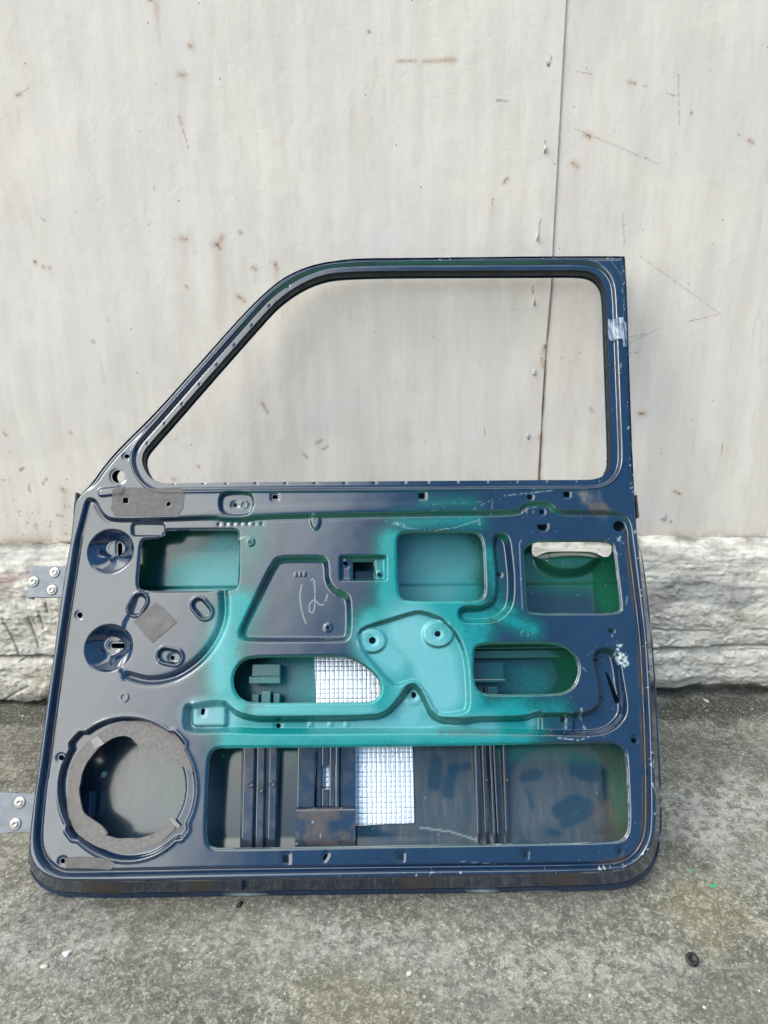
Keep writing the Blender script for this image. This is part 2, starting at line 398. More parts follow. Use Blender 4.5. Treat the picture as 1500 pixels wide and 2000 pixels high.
def make_sheet(name, x0, x1, xlo, xhi, yoff, mask, side):
    if side < 0: xs = np.concatenate([x0 - np.geomspace(.005, x0 - xlo, 24)[::-1], np.arange(x0, x1, .0022)])
    else: xs = np.concatenate([np.arange(x0, x1, .0022), x1 + np.geomspace(.005, xhi - x1, 24)])
    T = np.linspace(0, 1, len(xs)); X, Z = np.meshgrid(xs, zs, indexing='ij')
    # shear the columns nearest the seam so that the sheet ends along it
    sx = seam_x(Z); k = np.clip(1 - np.abs(X - (x1 if side < 0 else x0)) / .25, 0, 1)
    e = x1 if side < 0 else x0
    X = X + k * (sx - (0 if side < 0 else .014) - e)
    b = (fbm(X, Z, 2.2, 3, 5) - .5) * .008 + (fbm(X, Z, 8, 3, 15) - .5) * .0022
    near = np.exp(-np.abs(X - sx) / .05) if side < 0 else np.exp(-np.abs(X - sx) / .03)
    Yv = yoff + b * 1 - (near * .0012 if side < 0 else 0) + .0016 * near * (fbm(Z, Z * 0, 14, 3, 44) - .5)
    A = np.zeros(X.shape + (3,))
    n1 = fbm(X, Z, 260, 2, 71); n2 = fbm(X, Z, 60, 3, 72)
    for pl, wpx in RUST:
        P = [wpt(*q) for q in pl]; W = wpx * .00085
        d = line(X, Z, P, W * 7 + .01)
        A[..., 0] = np.maximum(A[..., 0], (1.0 if wpx > 2 else .8) * sstep(W * 1.5, W * .2, d + (n1 - .45) * W * 2.4) * sstep(.26, .40, n2 + (.25 if wpx > 2 else .03)))
        A[..., 0] = np.maximum(A[..., 0], .42 * np.exp(-(np.minimum(d, 1) / (W * 2.9)) ** 2) * (wpx > 1.5))
    for pl, wpx in DARK:
        P = [wpt(*q) for q in pl]; W = max(wpx, .9) * .00115
        d = line(X, Z, P, W * 5 + .01)
        A[..., 1] = np.maximum(A[..., 1], min(1, wpx) * sstep(W * 1.5, W * .3, d + (n1 - .5) * W * 2.2) * .75)
    for p, q, wpx, a in STREAK:
        P = [wpt(*p), wpt(*q)]; L = abs(P[0][1] - P[1][1]) + 1e-6
        t = np.clip((P[0][1] - Z) / L, 0, 1); xx = P[0][0] + (P[1][0] - P[0][0]) * t
        A[..., 0] = np.maximum(A[..., 0], a * np.exp(-((X - xx) / (wpx * .0011)) ** 2) * np.clip(1.15 - t, 0, 1) * sstep(P[0][1] + .004, P[0][1] - .004, Z) * sstep(P[1][1] - .01, P[1][1] + .02, Z) * (.6 + .8 * n2))
    low = sstep(wpt(1060, 420)[1], wpt(1060, 700)[1], Z)
    sl_ = .88 * np.exp(-(np.abs(X - sx) / (.0014 + .0034 * n2)) ** 2) * (.12 + .88 * low) * sstep(.25, .6, n2 + .2 * low)
    A[..., 0] = np.maximum(A[..., 0], np.clip(sl_ * 1.1, 0, 1))
    # dirt and rust creeping up from the foot of the sheet
    foot = np.exp(-(Z - .39) / .010) * sstep(.35, .7, n2 + .12)
    A[..., 0] = np.maximum(A[..., 0], foot * np.where(X < -.55, .8, .35))
    A[..., 1] = np.maximum(A[..., 1], .12 * np.exp(-(Z - .39) / .05) * n2 * 1.6)
    sp = (fbm(X, Z, 90, 2, 81) > .80) & (X < -.3) & (Z < .55)
    A[..., 0] = np.maximum(A[..., 0], sp * .5)
    A[..., 2] = (fbm(X, Z, 130, 2, 91) > .905) * .6
    verts = np.stack([X, Yv, Z - .39], -1).reshape(-1, 3)
    n = len(zs); I, J = np.meshgrid(np.arange(len(xs) - 1), np.arange(n - 1), indexing='ij'); a = (I * n + J).ravel()
    F = np.stack([a, a + n, a + n + 1, a + 1], 1)
    v0 = len(verts)
    # thin returned edge along the seam
    k0 = (len(xs) - 1) * n if side < 0 else 0
    edge = np.arange(n) + k0; ev = verts[edge].copy(); ev[:, 1] += .0012
    fe = [[int(edge[i]), v0 + i, v0 + i + 1, int(edge[i + 1])] for i in range(n - 1)]
    at = np.concatenate([A.reshape(-1, 3), A.reshape(-1, 3)[edge]])
    return build(name, np.vstack([verts, ev]), F.tolist() + fe, M_WALL, wall, True, {'maskA': at})
sxm = float(seam_x(.9))
make_sheet('wall_sheet', -1.06, sxm, -3.5, 0, 0, None, -1)
make_sheet('wall_sheet', sxm - .0001, 1.06, 0, 3.5, .0026, None, 1)
def plain(name, col, rough=.5, metal=0.0, var=.15, scale=60, bump=.1):
    m = Mat(name); c2 = tuple(c * (1 - var * 2.2) for c in col)
    m.set(Base_Color=m.mix(m.mr(m.noise(scale, 5, .6), .3, .7), c2, col), Roughness=m.mr(m.noise(scale * .6, 4, .6, seed=5), .3, .7, rough * .8, min(1, rough * 1.2)), Metallic=metal)
    return m.bump(m.noise(scale * 3, 4, .6, seed=2), bump, .001).m
M_SCREW = plain('painted_screw', (.60, .58, .55), .6, 0, .10)
def screw(px, py, r=.0078, first=[None]):
    x, z = wpt(px, py)
    if first[0] is None:
        b = MB(); b.lathe([(r * 1.0, 0), (r * .96, .0008), (r * .72, .0012), (r * .62, .0030), (r * .46, .0040), (r * .26, .0042), (r * .18, .0030), (.0001, .0030)], n=20); b.v = [(x, y, z * .5) for x, y, z in b.v]
        o = b.out('screw_head', M_SCREW, wall, True); first[0] = o
    else:
        o = first[0].copy(); COL.objects.link(o)
    o.rotation_euler = (math.pi / 2, 0, px * .7)
    Yl = ((float(fbm(np.array([x]), np.array([z]), 2.2, 3, 5)[0]) - .5) * .008 + (float(fbm(np.array([x]), np.array([z]), 8, 3, 15)[0]) - .5) * .0022) - .0016
    o.location = (x, Yl + .0009, z - .39); return o
for q in ((1073, 122), (1062, 291), (1048, 463), (1043, 591), (1040, 726), (1033, 852), (1066, 200) if False else (1030, 985)): screw(*q)

# ------------------------------------------------------------------ the ground
PL_Y = 1.585
gx = graded(-1.05, 1.08, .0034, -6, 6); gy = graded(.50, 1.70, .0034, -6, 1.95)
GX, GY = np.meshgrid(gx, gy, indexing='ij')
def gpt(px, py): p = on_plane(px, py, (0, 0, 0), (0, 0, 1)); return (p[0], p[1])
def gz(x, y):
    x = np.asarray(x, float); y = np.asarray(y, float)
    z = (fbm(x, y, 4, 3, 201) - .5) * .008 + (fbm(x, y, 45, 4, 202, .6) - .5) * .0042
    flat = np.exp(-(np.maximum(np.abs(x + .05) - .62, 0) / .06) ** 2) * np.exp(-((y - .985) / .05) ** 2)
    return (z - .004) * (1 - .75 * flat) + .006 * sstep(1.42, 1.58, y) 
G_A = np.zeros(GX.shape + (3,))
def gstroke(ch, pts, r, soft, a, nz=.5, fr=18):
    P = [gpt(*q) for q in pts]; d = line(GX, GY, P, (r + soft) * 1.6); n = fbm(GX, GY, fr, 5, 300 + ch)
    G_A[..., ch] = np.maximum(G_A[..., ch], a * sstep(r + soft, r, d + (n - .5) * soft * 2 * nz * 2))
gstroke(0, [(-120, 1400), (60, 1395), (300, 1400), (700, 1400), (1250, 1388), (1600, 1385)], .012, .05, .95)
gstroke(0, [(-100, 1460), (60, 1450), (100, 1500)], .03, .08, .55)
gstroke(0, [(60, 1790), (400, 1775), (800, 1770), (1240, 1762)], .008, .05, .42)  # contact shade painted on the concrete along the door's bottom edge
gstroke(0, [(1310, 1650), (1360, 1680)], .006, .03, .55)
gstroke(0, [(1330, 1440), (1500, 1500)], .01, .06, .32)
gstroke(1, [(1360, 1600), (1500, 1570), (1600, 1640)], .03, .10, .85)
gstroke(1, [(1420, 1660), (1520, 1700)], .01, .07, .6)
gstroke(1, [(0, 1800), (160, 1850)], .01, .09, .5)
gstroke(1, [(420, 1800), (760, 1830)], .01, .05, .5)
gstroke(0, [(200, 1900), (420, 1960)], .01, .07, .32)
gstroke(0, [(900, 1780), (1250, 1800)], .01, .06, .34)
gstroke(0, [(1360, 1940), (1480, 1900)], .01, .07, .32)
gstroke(2, [(300, 1790), (560, 1830)], .01, .08, .35)
gstroke(1, [(870, 1860), (1280, 1890)], .01, .07, .35)
gstroke(2, [(1340, 1770), (1400, 1800)], .02, .06, .8)
gstroke(2, [(640, 1950), (760, 1960)], .02, .06, .5)
gstroke(2, [(1460, 1975), (1500, 1990)], .02, .05, .5)
def ground_material():
    m = Mat('weathered_concrete_ground'); dark, light, moss = m.attr('maskA')
    big = m.noise(5, 5, .6); mid = m.noise(62, 6, .72, dist=.5, seed=2); fine = m.noise(170, 6, .75, dist=.3, seed=6); grit = m.noise(330, 4, .7, seed=7)
    col = m.mix(m.mr(mid, .40, .60), (0.108, 0.100, 0.076), (0.415, 0.388, 0.318))
    col = m.mix(m.mr(fine, .40, .62, .75, 0), col, (0.135, 0.128, 0.110))
    col = m.mix(m.mr(fine, .54, .68, 0, .8), col, (0.56, 0.545, 0.48))
    col = m.mix(m.mr(grit, .52, .72, 0, .6), col, (0.55, 0.54, 0.50))
    col = m.mix(m.mr(grit, .28, .45, .6, 0), col, (0.10, 0.095, 0.083))
    spk = m.noise(105, 5, .8, dist=.8, seed=17)
    col = m.mix(m.mr(spk, .56, .64, 0, .75), col, (0.60, 0.58, 0.50))
    col = m.mix(m.mr(spk, .36, .43, .7, 0), col, (0.075, 0.072, 0.058))
    v = m.voro(95); vc = m.voro(95, out='Color'); q = m.n.new('ShaderNodeSeparateColor'); m.l.new(vc, q.inputs[0])
    peb = m.math('MULTIPLY', m.mr(v, .16, .30, 1, 0), m.mr(q.outputs[0], .78, .82))
    col = m.mix(m.math('MULTIPLY', peb, .8), col, m.mix(q.outputs[1], (0.62, 0.60, 0.54), (0.36, 0.34, 0.28)))
    pebd = m.math('MULTIPLY', m.mr(v, .10, .20, 1, 0), m.mr(q.outputs[2], .90, .93))
    col = m.mix(m.math('MULTIPLY', pebd, .8), col, (0.06, 0.06, 0.06))
    col = m.mix(m.mr(big, .35, .65, .30, 0), col, (0.24, 0.235, 0.225))
    col = m.mix(m.math('MULTIPLY', light, m.mr(mid, .38, .62, .05, .75)), col, (0.50, 0.49, 0.47))
    col = m.mix(m.math('MULTIPLY', moss, m.mr(fine, .35, .65, .75, .15)), col, (0.19, 0.17, 0.085))
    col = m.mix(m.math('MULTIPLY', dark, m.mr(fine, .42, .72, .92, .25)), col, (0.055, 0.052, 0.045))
    m.set(Base_Color=col, Roughness=.88, Specular_IOR_Level=.25)
    h = m.math('ADD', m.math('MULTIPLY', fine, 1.0), m.math('MULTIPLY', grit, .5)); h = m.math('ADD', h, m.math('MULTIPLY', peb, .25))
    return m.bump(h, .8, .004).m
M_GROUND = ground_material()
n = len(gy); I, J = np.meshgrid(np.arange(len(gx) - 1), np.arange(n - 1), indexing='ij'); a = (I * n + J).ravel()
ground = build('ground', np.stack([GX, GY, gz(GX, GY)], -1).reshape(-1, 3), np.stack([a, a + n, a + n + 1, a + 1], 1).tolist(), M_GROUND, None, True, {'maskA': G_A.reshape(-1, 3)})
tag(ground, 'rough grey weathered concrete ground in front of the wall', kind='structure')

# ------------------------------------------------------------------ the rough mortar plinth under the wall
prof = [(1.72, .386), (1.662, .388), (1.640, .386), (1.622, .376), (1.606, .352), (1.594, .315), (1.586, .27), (1.580, .22), (1.577, .165), (1.573, .135),
        (1.579, .126), (1.571, .112), (1.567, .075), (1.563, .045), (1.566, .022), (1.580, .012), (1.606, -.004), (1.63, -.02)]
pp = np.array(prof); seg = np.r_[0, np.cumsum(np.hypot(*np.diff(pp, axis=0).T))]
ts = np.linspace(0, seg[-1], 260); py_ = np.interp(ts, seg, pp[:, 0]); pz_ = np.interp(ts, seg, pp[:, 1])
kx = graded(-1.02, 1.02, .0030, -3.5, 3.5)
KX, KT = np.meshgrid(kx, np.arange(len(ts)), indexing='ij'); KY = py_[KT]; KZ = pz_[KT]; KS = ts[KT]
body = sstep(0.03, .09, KS)
low = sstep(seg[-1] - .16, seg[-1] - .09, KS)
rag = (fbm(KX, KX * 0, 9, 4, 401) - .5) * .050
KZ = KZ + low * (rag + .004) * sstep(seg[-1], seg[-1] - .03, KS)
KZ = np.where(KS > seg[-1] - .03, KZ, KZ) + (fbm(KX, KX * 0, 2.4, 3, 402) - .5) * .012 * body * (1 - low)
warp = (fbm(KX, KZ, 6, 3, 410) - .5) * .09
strata = fbm(KX * .42 + warp, KZ * 1.0 + warp * .5, 22, 4, 411)
disp = (strata - .5) * .010 + (fbm(KX * .6, KZ, 20, 5, 412, .55) - .5) * .013 + np.maximum(fbm(KX, KZ, 60, 4, 414, .6) - .55, 0) * .02 + (fbm(KX, KZ, 120, 3, 413) - .5) * .004
crease_z = .128 + (fbm(KX, KX * 0, 3, 3, 415) - .5) * .05
disp -= .011 * np.exp(-((KZ - crease_z) / .0035) ** 2)
cz2 = .175 + (fbm(KX, KX * 0, 3.5, 3, 425) - .5) * .07
disp -= .006 * np.exp(-((KZ - cz2) / .0030) ** 2) * (fbm(KX, KX * 0, 5, 2, 426) > .42)
upper = sstep(.24, .30, KZ); disp *= (1 - .45 * upper); disp += .006 * upper * (fbm(KX * .15, KZ, 90, 4, 418) - .5)
KY2 = KY - disp * body
topwob = ((fbm(KX, KX * 0, 7, 4, 431) - .5) * .020 + (fbm(KX, KY, 40, 4, 432) - .5) * .008) * sstep(0.02, .05, KS) * (1 - sstep(.11, .17, KS))
KZ = KZ + topwob
K_A = np.zeros(KX.shape + (3,))
def kpt(px, py, y=1.58): p = on_plane(px, py, (0, y, 0), (0, 1, 0)); return (p[0], p[2])
def kstroke(ch, pts, r, soft, a, wob=1.0):
    P = np.array([kpt(*q) for q in pts]); d = seg_dist(KX, KZ, P, False); nn = fbm(KX, KZ, 26, 5, 440 + ch, .6)
    K_A[..., ch] = np.maximum(K_A[..., ch], a * sstep(r + soft, r, d + (nn - .5) * soft * 2.4 * wob))
kstroke(0, [(1290, 1165), (1380, 1158), (1450, 1165)], .018, .022, .95)          # grey smear
kstroke(0, [(1240, 1150), (1290, 1185)], .006, .02, .7)
kstroke(0, [(0, 1090), (110, 1082)], .002, .016, .6)
kstroke(0, [(-60, 1100), (130, 1095)], .008, .022, .55)
kstroke(0, [(60, 1275), (110, 1265)], .006, .018, .6)
kstroke(1, [(10, 1135), (45, 1128)], .006, .020, .9, .8)                         # pink stain
kstroke(1, [(1366, 1130), (1372, 1134)], .001, .006, .8)
kstroke(1, [(60, 1072), (110, 1078)], .001, .012, .35)
kstroke(2, [(80, 1315), (100, 1335)], .004, .02, .7)                             # ochre
kstroke(2, [(1440, 1200), (1480, 1205)], .004, .03, .3)
g_low = sstep(.050, .004, KZ + (fbm(KX, KZ, 20, 4, 455) - .5) * .05)
def plinth_material():
    m = Mat('rough_mortar'); grey, pink, ochre = m.attr('maskA'); dirt, crk, _ = m.attr('maskB')
    a = m.noise(9, 6, .6, stretch=(.6, 1, 1.6), dist=.8); b = m.noise(42, 6, .68, stretch=(.55, 1, 1.2), dist=.5, seed=3); c = m.noise(210, 5, .68, seed=5)
    col = m.mix(m.mr(a, .34, .66), (0.58, 0.545, 0.49), (0.77, 0.725, 0.655))
    col = m.mix(m.mr(b, .33, .50, .70, 0), col, (0.30, 0.29, 0.268))
    col = m.mix(m.mr(b, .55, .72, 0, .65), col, (0.86, 0.81, 0.735))
    col = m.mix(m.mr(c, .28, .46, .55, 0), col, (0.25, 0.24, 0.222))
    col = m.mix(m.mr(c, .58, .74, 0, .4), col, (0.86, 0.81, 0.74))
    col = m.mix(m.math('MULTIPLY', grey, m.mr(b, .35, .7, .9, .45)), col, (0.30, 0.30, 0.31))
    col = m.mix(m.math('MULTIPLY', pink, .65), col, (0.36, 0.19, 0.21)); col = m.mix(m.math('MULTIPLY', ochre, .6), col, (0.40, 0.34, 0.20))
    stn = m.noise(5.5, 6, .65, stretch=(.7, 1, 1.3), dist=1.2, seed=33)
    col = m.mix(m.mr(stn, .47, .62, 0, .72), col, (0.29, 0.265, 0.235))
    brush = m.noise(60, 5, .7, stretch=(.08, 1, 1), seed=41)
    col = m.mix(m.math('MULTIPLY', m.mr(brush, .50, .66), .38), col, (0.33, 0.32, 0.305))
    cr = m.voro(13, 'DISTANCE_TO_EDGE', stretch=(1.0, 1, .6)); crm = m.math('MULTIPLY', m.mr(cr, 0, .010, 1, 0), m.mr(m.noise(7, 2, .5, seed=12), .54, .60))
    col = m.mix(m.math('MULTIPLY', crm, .55), col, (0.12, 0.11, 0.10))
    col = m.mix(m.math('MULTIPLY', crk, .6), col, (0.13, 0.12, 0.105))
    col = m.mix(m.math('MULTIPLY', dirt, .85), col, (0.085, 0.08, 0.07))
    m.set(Base_Color=col, Roughness=.9, Specular_IOR_Level=.2)
    h = m.math('ADD', m.math('MULTIPLY', b, .9), m.math('MULTIPLY', c, .35)); h = m.math('SUBTRACT', h, m.math('MULTIPLY', crm, .3))
    return m.bump(h, .75, .004).m
K_B = np.zeros(KX.shape + (3,)); K_B[..., 0] = np.clip(np.maximum(g_low, .75 * sstep(.100, .078, KS) * sstep(.42, .60, fbm(KX, KX * 0 + KS, 14, 4, 461) + .12 * (KX < -.6))), 0, 1)
K_B[..., 1] = np.clip(np.exp(-((KZ - crease_z) / .0030) ** 2) * .8 + .4 * np.exp(-((KZ - cz2) / .003) ** 2), 0, 1)
for pl in ([(55, 1208), (75, 1265)], [(75, 1195), (84, 1230)], [(20, 1240), (38, 1275)], [(40, 1290), (62, 1278)], [(3, 1210), (20, 1240)], [(88, 1180), (92, 1198)], [(0, 1370), (38, 1345), (60, 1335)]):
    d = seg_dist(KX, KZ, np.array([kpt(*q) for q in pl]), False); e = sstep(.0032, .0008, d); K_B[..., 1] = np.maximum(K_B[..., 1], e); KY2 = KY2 + e * .004
n = len(ts); I, J = np.meshgrid(np.arange(len(kx) - 1), np.arange(n - 1), indexing='ij'); a = (I * n + J).ravel()
plinth = build('concrete_plinth', np.stack([KX, KY2, KZ], -1).reshape(-1, 3), np.stack([a, a + 1, a + n + 1, a + n], 1).tolist(), plinth_material(), None, True,
               {'maskA': K_A.reshape(-1, 3), 'maskB': K_B.reshape(-1, 3)})
tag(plinth, 'rough cream mortar plinth along the foot of the sheet metal wall', 'plinth')

# ------------------------------------------------------------------ the door
door = bpy.data.objects.new('car_door', None); COL.objects.link(door)
door.matrix_world = Matrix(((U[0], V[0], N[0], ORG[0]), (U[1], V[1], N[1], ORG[1]), (U[2], V[2], N[2], ORG[2]), (0, 0, 0, 1)))
tag(door, 'stripped navy car door with green overspray leaning against the wall', 'car door')

LEFT = [(142,1006),(137,1054),(128,1104),(118,1168),(103.5,1280),(89.5,1377),(73,1500),(66,1551),(58,1615)]
RIM_BL = [(54.5,1655),(57,1676),(66,1694),(80,1707),(99,1716),(122,1721)]
RIM_BOT = [(270,1722),(400,1719),(610,1717),(850,1713),(1000,1710),(1120,1706),(1190,1702)]
RIM_BR = [(1224,1697),(1248,1685),(1267,1666),(1278,1643),(1282.5,1615),(1283,1580)]
RIGHT = [(1282,1550),(1277,1450),(1272,1330),(1265,1240),(1256,1140),(1248,1070),(1243,1012),(1241,985),(1238.5,930),(1234,840),(1228,660),(1225,570),(1221,500)]
TOP = [(1215,499),(1080,499),(900,501),(780,502.5),(700,503),(660,507),(617,514),(583,526),(553,541),(520,567),(483,603),(433,658),(367,733),(300,808),(233,873),(200,911),(179,942),(152,969),(143.5,985)]
A_px = LEFT + RIM_BL + RIM_BOT + RIM_BR + RIGHT + TOP
A_uv = uvs(A_px)
HEM = {  # photo position of the hem where it shows, at 50 mm behind the face
 (54.5,1655):(52.5,1668),(57,1676):(57,1697),(66,1694):(68,1720),(80,1707):(87,1738),(99,1716):(112,1748),(122,1721):(140,1753),
 (270,1722):(270,1753),(400,1719):(400,1750),(610,1717):(610,1747),(850,1713):(850,1744),(1000,1710):(1000,1741),(1120,1706):(1120,1739),(1190,1702):(1190,1737),
 (1224,1697):(1228,1731),(1248,1685):(1256,1716),(1267,1666):(1276,1694),(1278,1643):(1287,1662),(1282.5,1615):(1292,1622),(1283,1580):(1292,1585),
 (1282,1550):(1291,1550),(1277,1450):(1287,1450),(1272,1330):(1280,1330),(1265,1240):(1273,1240),(1256,1140):(1262,1140),(1248,1070):(1252,1070)}
def smooth_pairs(P, Q, n=2):
    for _ in range(n):
        P2, Q2 = chaikin(P, 1), chaikin(Q, 1); P, Q = P2, Q2
    return P, Q
cen = A_uv.mean(0); B = []
wB = []
for (p, a) in zip(A_px, A_uv):
    if p in HEM: B.append(uv(*HEM[p], -.05)); wB.append(.052)
    elif p in LEFT: B.append((a[0] - .0005, a[1] - .000)); wB.append(.052)
    else: B.append((a[0], a[1])); wB.append(.030 if p[1] < 900 else .042)
B_uv = np.array(B); wB = np.array(wB)
# sharp top right corner kept: no smoothing there
def densify(P, Q, w):
    # Chaikin on everything but the sharp corner at (1221,500)
    k = A_px.index((1221, 500)); order = list(range(k, len(P))) + list(range(0, k + 1))
    P, Q, W = P[order], Q[order], w[order]
    PW = np.c_[W, W]
    for _ in range(2): P, Q, PW = chaikin(P, 1, False), chaikin(Q, 1, False), chaikin(PW, 1, False)
    return P[:-1], Q[:-1], PW[:-1, 0]
AO, BO, WO = densify(A_uv, B_uv, wB)

# window opening
WIN = [(900,524.5),(1080,524),(1135,523.5),(1160,528),(1175,540),(1183,556),(1185.5,580),(1187,618),(1189.5,690),(1194,810),(1197,885),(1195,908),(1185,926),(1166,934.5),(1140,936),
       (1050,936),(900,937.5),(700,939),(500,940),(360,942),(318,943),(300,938),(286,926),(277,908),(275,892),(280,877),(297,857),(330,820),(393,748),(460,672),(525,599),(545,580),(575,558),(610,540),(645,530),(700,526.5),(780,525)]
WIN_uv = chaikin(uvs(WIN), 2)

H1 = [(329,1034.5),(440,1034),(461,1034.5),(465.5,1040),(465,1100),(464,1142),(455,1151.5),(360,1153),(278,1153.5),(267.5,1145),(271,1100),(275,1058),(283,1052),(306,1051),(318,1046),(322,1036)]
H2 = [(775,1062),(777,1047),(790,1039.5),(860,1039),(922,1039),(936,1044),(943,1058),(946,1110),(947.5,1153),(943,1167),(929,1173),(860,1173.5),(795,1173.5),(782,1168),(777,1150),(775.5,1100)]
H3 = [(688.5,1095.5),(710,1095.5),(729.6,1095.5),(730,1112),(730.5,1130),(709,1130),(688.5,1130),(688.5,1112)]
H4 = [(1022.5,1058),(1100,1057),(1183,1056.6),(1196,1062),(1200,1075),(1204,1110),(1213,1180),(1212,1197),(1120,1197.5),(1036,1197),(1030,1188),(1026,1120)]
H5 = [(454,1328),(458.5,1308),(473,1291),(493,1284.5),(560,1283.5),(640,1283),(668,1283),(690,1289),(712,1301),(734,1320),(744,1338),(743,1356),(730,1369),(712,1372),(600,1372.5),(490,1373),(470,1365),(458,1350)]
H6 = [(925,1290),(926,1268),(938,1258.5),(1000,1257.5),(1062,1257),(1090,1259),(1111,1269),(1126,1287),(1131.5,1307),(1126,1331),(1114,1346),(1094,1355),(1020,1356),(950,1356),(934,1349),(926,1330)]
HSP = ell(250, 1537, 109, 113, 60)
H8 = [(407,1490),(411,1472),(421,1463),(436,1461),(600,1460.5),(850,1457.5),(1050,1454),(1190,1451.5),(1212,1456),(1222,1468),(1225,1490),(1227.5,1550),(1229.5,1604),(1226,1630),(1214,1642),(1194,1645),(1000,1649),(850,1651),(694,1653),(430,1658),(410,1654),(402,1640),(403.5,1580)]
SMALL = [ell(330,985,5,5,16), rrect(240,972,252,984,1), ell(458,985,4.5,4,14), rrect(533,968,543,976,1), rrect(817,965,829,975,1), ell(1033,972,5,5,14), rrect(1099,962,1110,972,1),
  ell(249.5,893,5.5,4,14), ell(233,932,13,12.5,24), ell(1209,1027,11,10,24), [(1050,1023),(1068,1023),(1068,1030),(1064,1035),(1055,1035),(1050,1030)], ell(1058,999,4.5,5,14),
  ell(155,1201,5.5,5.5,16), ell(119,1480,6,5.5,16), ell(1193,1231,5.2,5,14), ell(1238.5,1446,5.5,5.2,16), ell(1210,1663,5,6,14), rrect(551,1670,563,1686,1), rrect(775,1668,787,1681,1),
  rrect(1021,1664,1030,1676,1), ell(540,1418,5,5,14), capsule(392,1390,7,4,80), capsule(1103,1405,6.5,4.5,80), ell(727,1250,7,7,18), ell(855,1237,6,6,16), ell(808,1357,6,6.5,16),
  ell(640,1225,3,3,10), ell(490,1060,2.6,2.6,10), ell(977,1119,4,3.6,12), ell(1171.5,1288,3.2,3.2,10), ell(1179,1361,3.2,3.2,10), ell(674,1098.5,5,4.2,12), ell(741,1121,5,4.2,12),
  capsule(225,1067,13,4.5,90), capsule(221,1259,14,5,0), ell(122,1682,5.5,5,12), ell(334,1284,4.5,4.5,12), ell(633,1675,2.5,3,8), capsule(634.5,1674,7,2.6,60),
  [(1188,1308),(1196,1316),(1217,1368),(1214,1374),(1208,1372),(1196,1335)]]
FIELD = [(170,976),(178,973.5),(187,979),(194,995),(205,1009),(221,1015.5),(320,1013.5),(422,1009.5),(431,1014),(485,1014),(498,1009),(660,1005),(850,1001),(1012,1000),(1020,989),(1032,982),(1069,981.6),(1078,988),(1087,999),(1150,999.5),(1201,1000),(1222,1009),(1231,1027),(1236,1070),(1243,1128),(1252,1200),(1257,1240),(1262,1327),(1267,1430),(1270,1550),(1269.5,1622),(1261,1652),(1243,1677),(1217,1692),(1165,1697),(850,1700),(610,1703),(400,1706),(135,1712),(112,1709),(88,1694),(72,1668),(69,1635),(73,1590),(77,1545),(85,1500),(98,1400),(112,1300),(127,1195),(143,1095),(148,1058),(158,1022),(165,993)]
TRAP = [(546,1084),(600,1083.5),(630,1084),(641,1091),(644,1106),(645,1132),(657,1149),(672,1153),(684,1162),(688,1178),(688.5,1236),(681,1252),(666,1256),(580,1256),(484,1256),(468,1250),(463,1237),(468,1220),(500,1155),(531,1094)]
POCK = rrect(662, 1083.5, 757, 1135.5, 6)
JS1 = [(959.5,1060),(963,1044),(976,1037),(990,1042),(998,1056),(1002,1090),(1006,1130),(1005,1172),(999,1190),(987,1205),(970,1215),(948,1219.5),(908,1219.5),(895,1213),(890.5,1198),(897,1185),(912,1182),(938,1182),(957,1174),(965,1158),(964.5,1110),(960,1075)]
CHAN = [(357,1400),(359,1379),(370,1371.5),(440,1365.5),(452,1378),(468,1390),(495,1397),(520,1398),(730,1396),(755,1386),(772,1366),(783,1344),(796,1329),(814,1327),(828,1338),(842,1366),(852,1388),(868,1398),(950,1398),(1024,1397),(1045,1389),(1060,1388),(1123,1388.5),(1142,1388),(1160,1381),(1169,1366),(1166,1340),(1159,1305),(1155,1285),(1160,1271),(1172,1264),(1190,1263),(1204,1270),(1211,1288),(1218,1330),(1225,1370),(1225,1394),(1215,1412),(1198,1428),(1174,1437),(1150,1439),(1045,1437),(850,1434),(680,1435),(520,1436),(440,1432),(380,1434),(362,1427),(357,1413)]
PLATE = [(700.5,1252),(702,1234),(720,1223),(765,1210),(808,1196),(828,1196),(868,1212),(887,1233),(903,1262),(911,1296),(914,1340),(915,1382),(905,1392),(868,1396),(850,1392),(830,1350),(812,1330),(795,1332),(775,1340),(757,1328),(733,1300),(712,1275)]
OCT = [(430,970),(443,961.5),(482,961),(494,970),(494,994),(482,1005.5),(443,1006),(430,995)]
TAB = rrect(258, 1022, 321, 1046, 6)
SPR = []
for k in range(96):
    a = 2 * math.pi * k / 96; rx, ry = 131, 136.5; dg = math.degrees(a) % 360
    for c, wd in ((38, 7), (142, 7), (222, 8), (318, 8)):
        if abs((dg - c + 180) % 360 - 180) < wd: rx += 8; ry += 8
    SPR.append((249 + rx * math.cos(a), 1540 + ry * math.sin(a)))
BIGC = [(437,1150),(441,1180),(439,1212),(424,1250),(396,1289),(352,1321),(318,1331),(285,1333),(250,1323),(232,1308),(240,1285),(258,1262),(246,1240),(240,1222),(256,1195),(270,1150)]

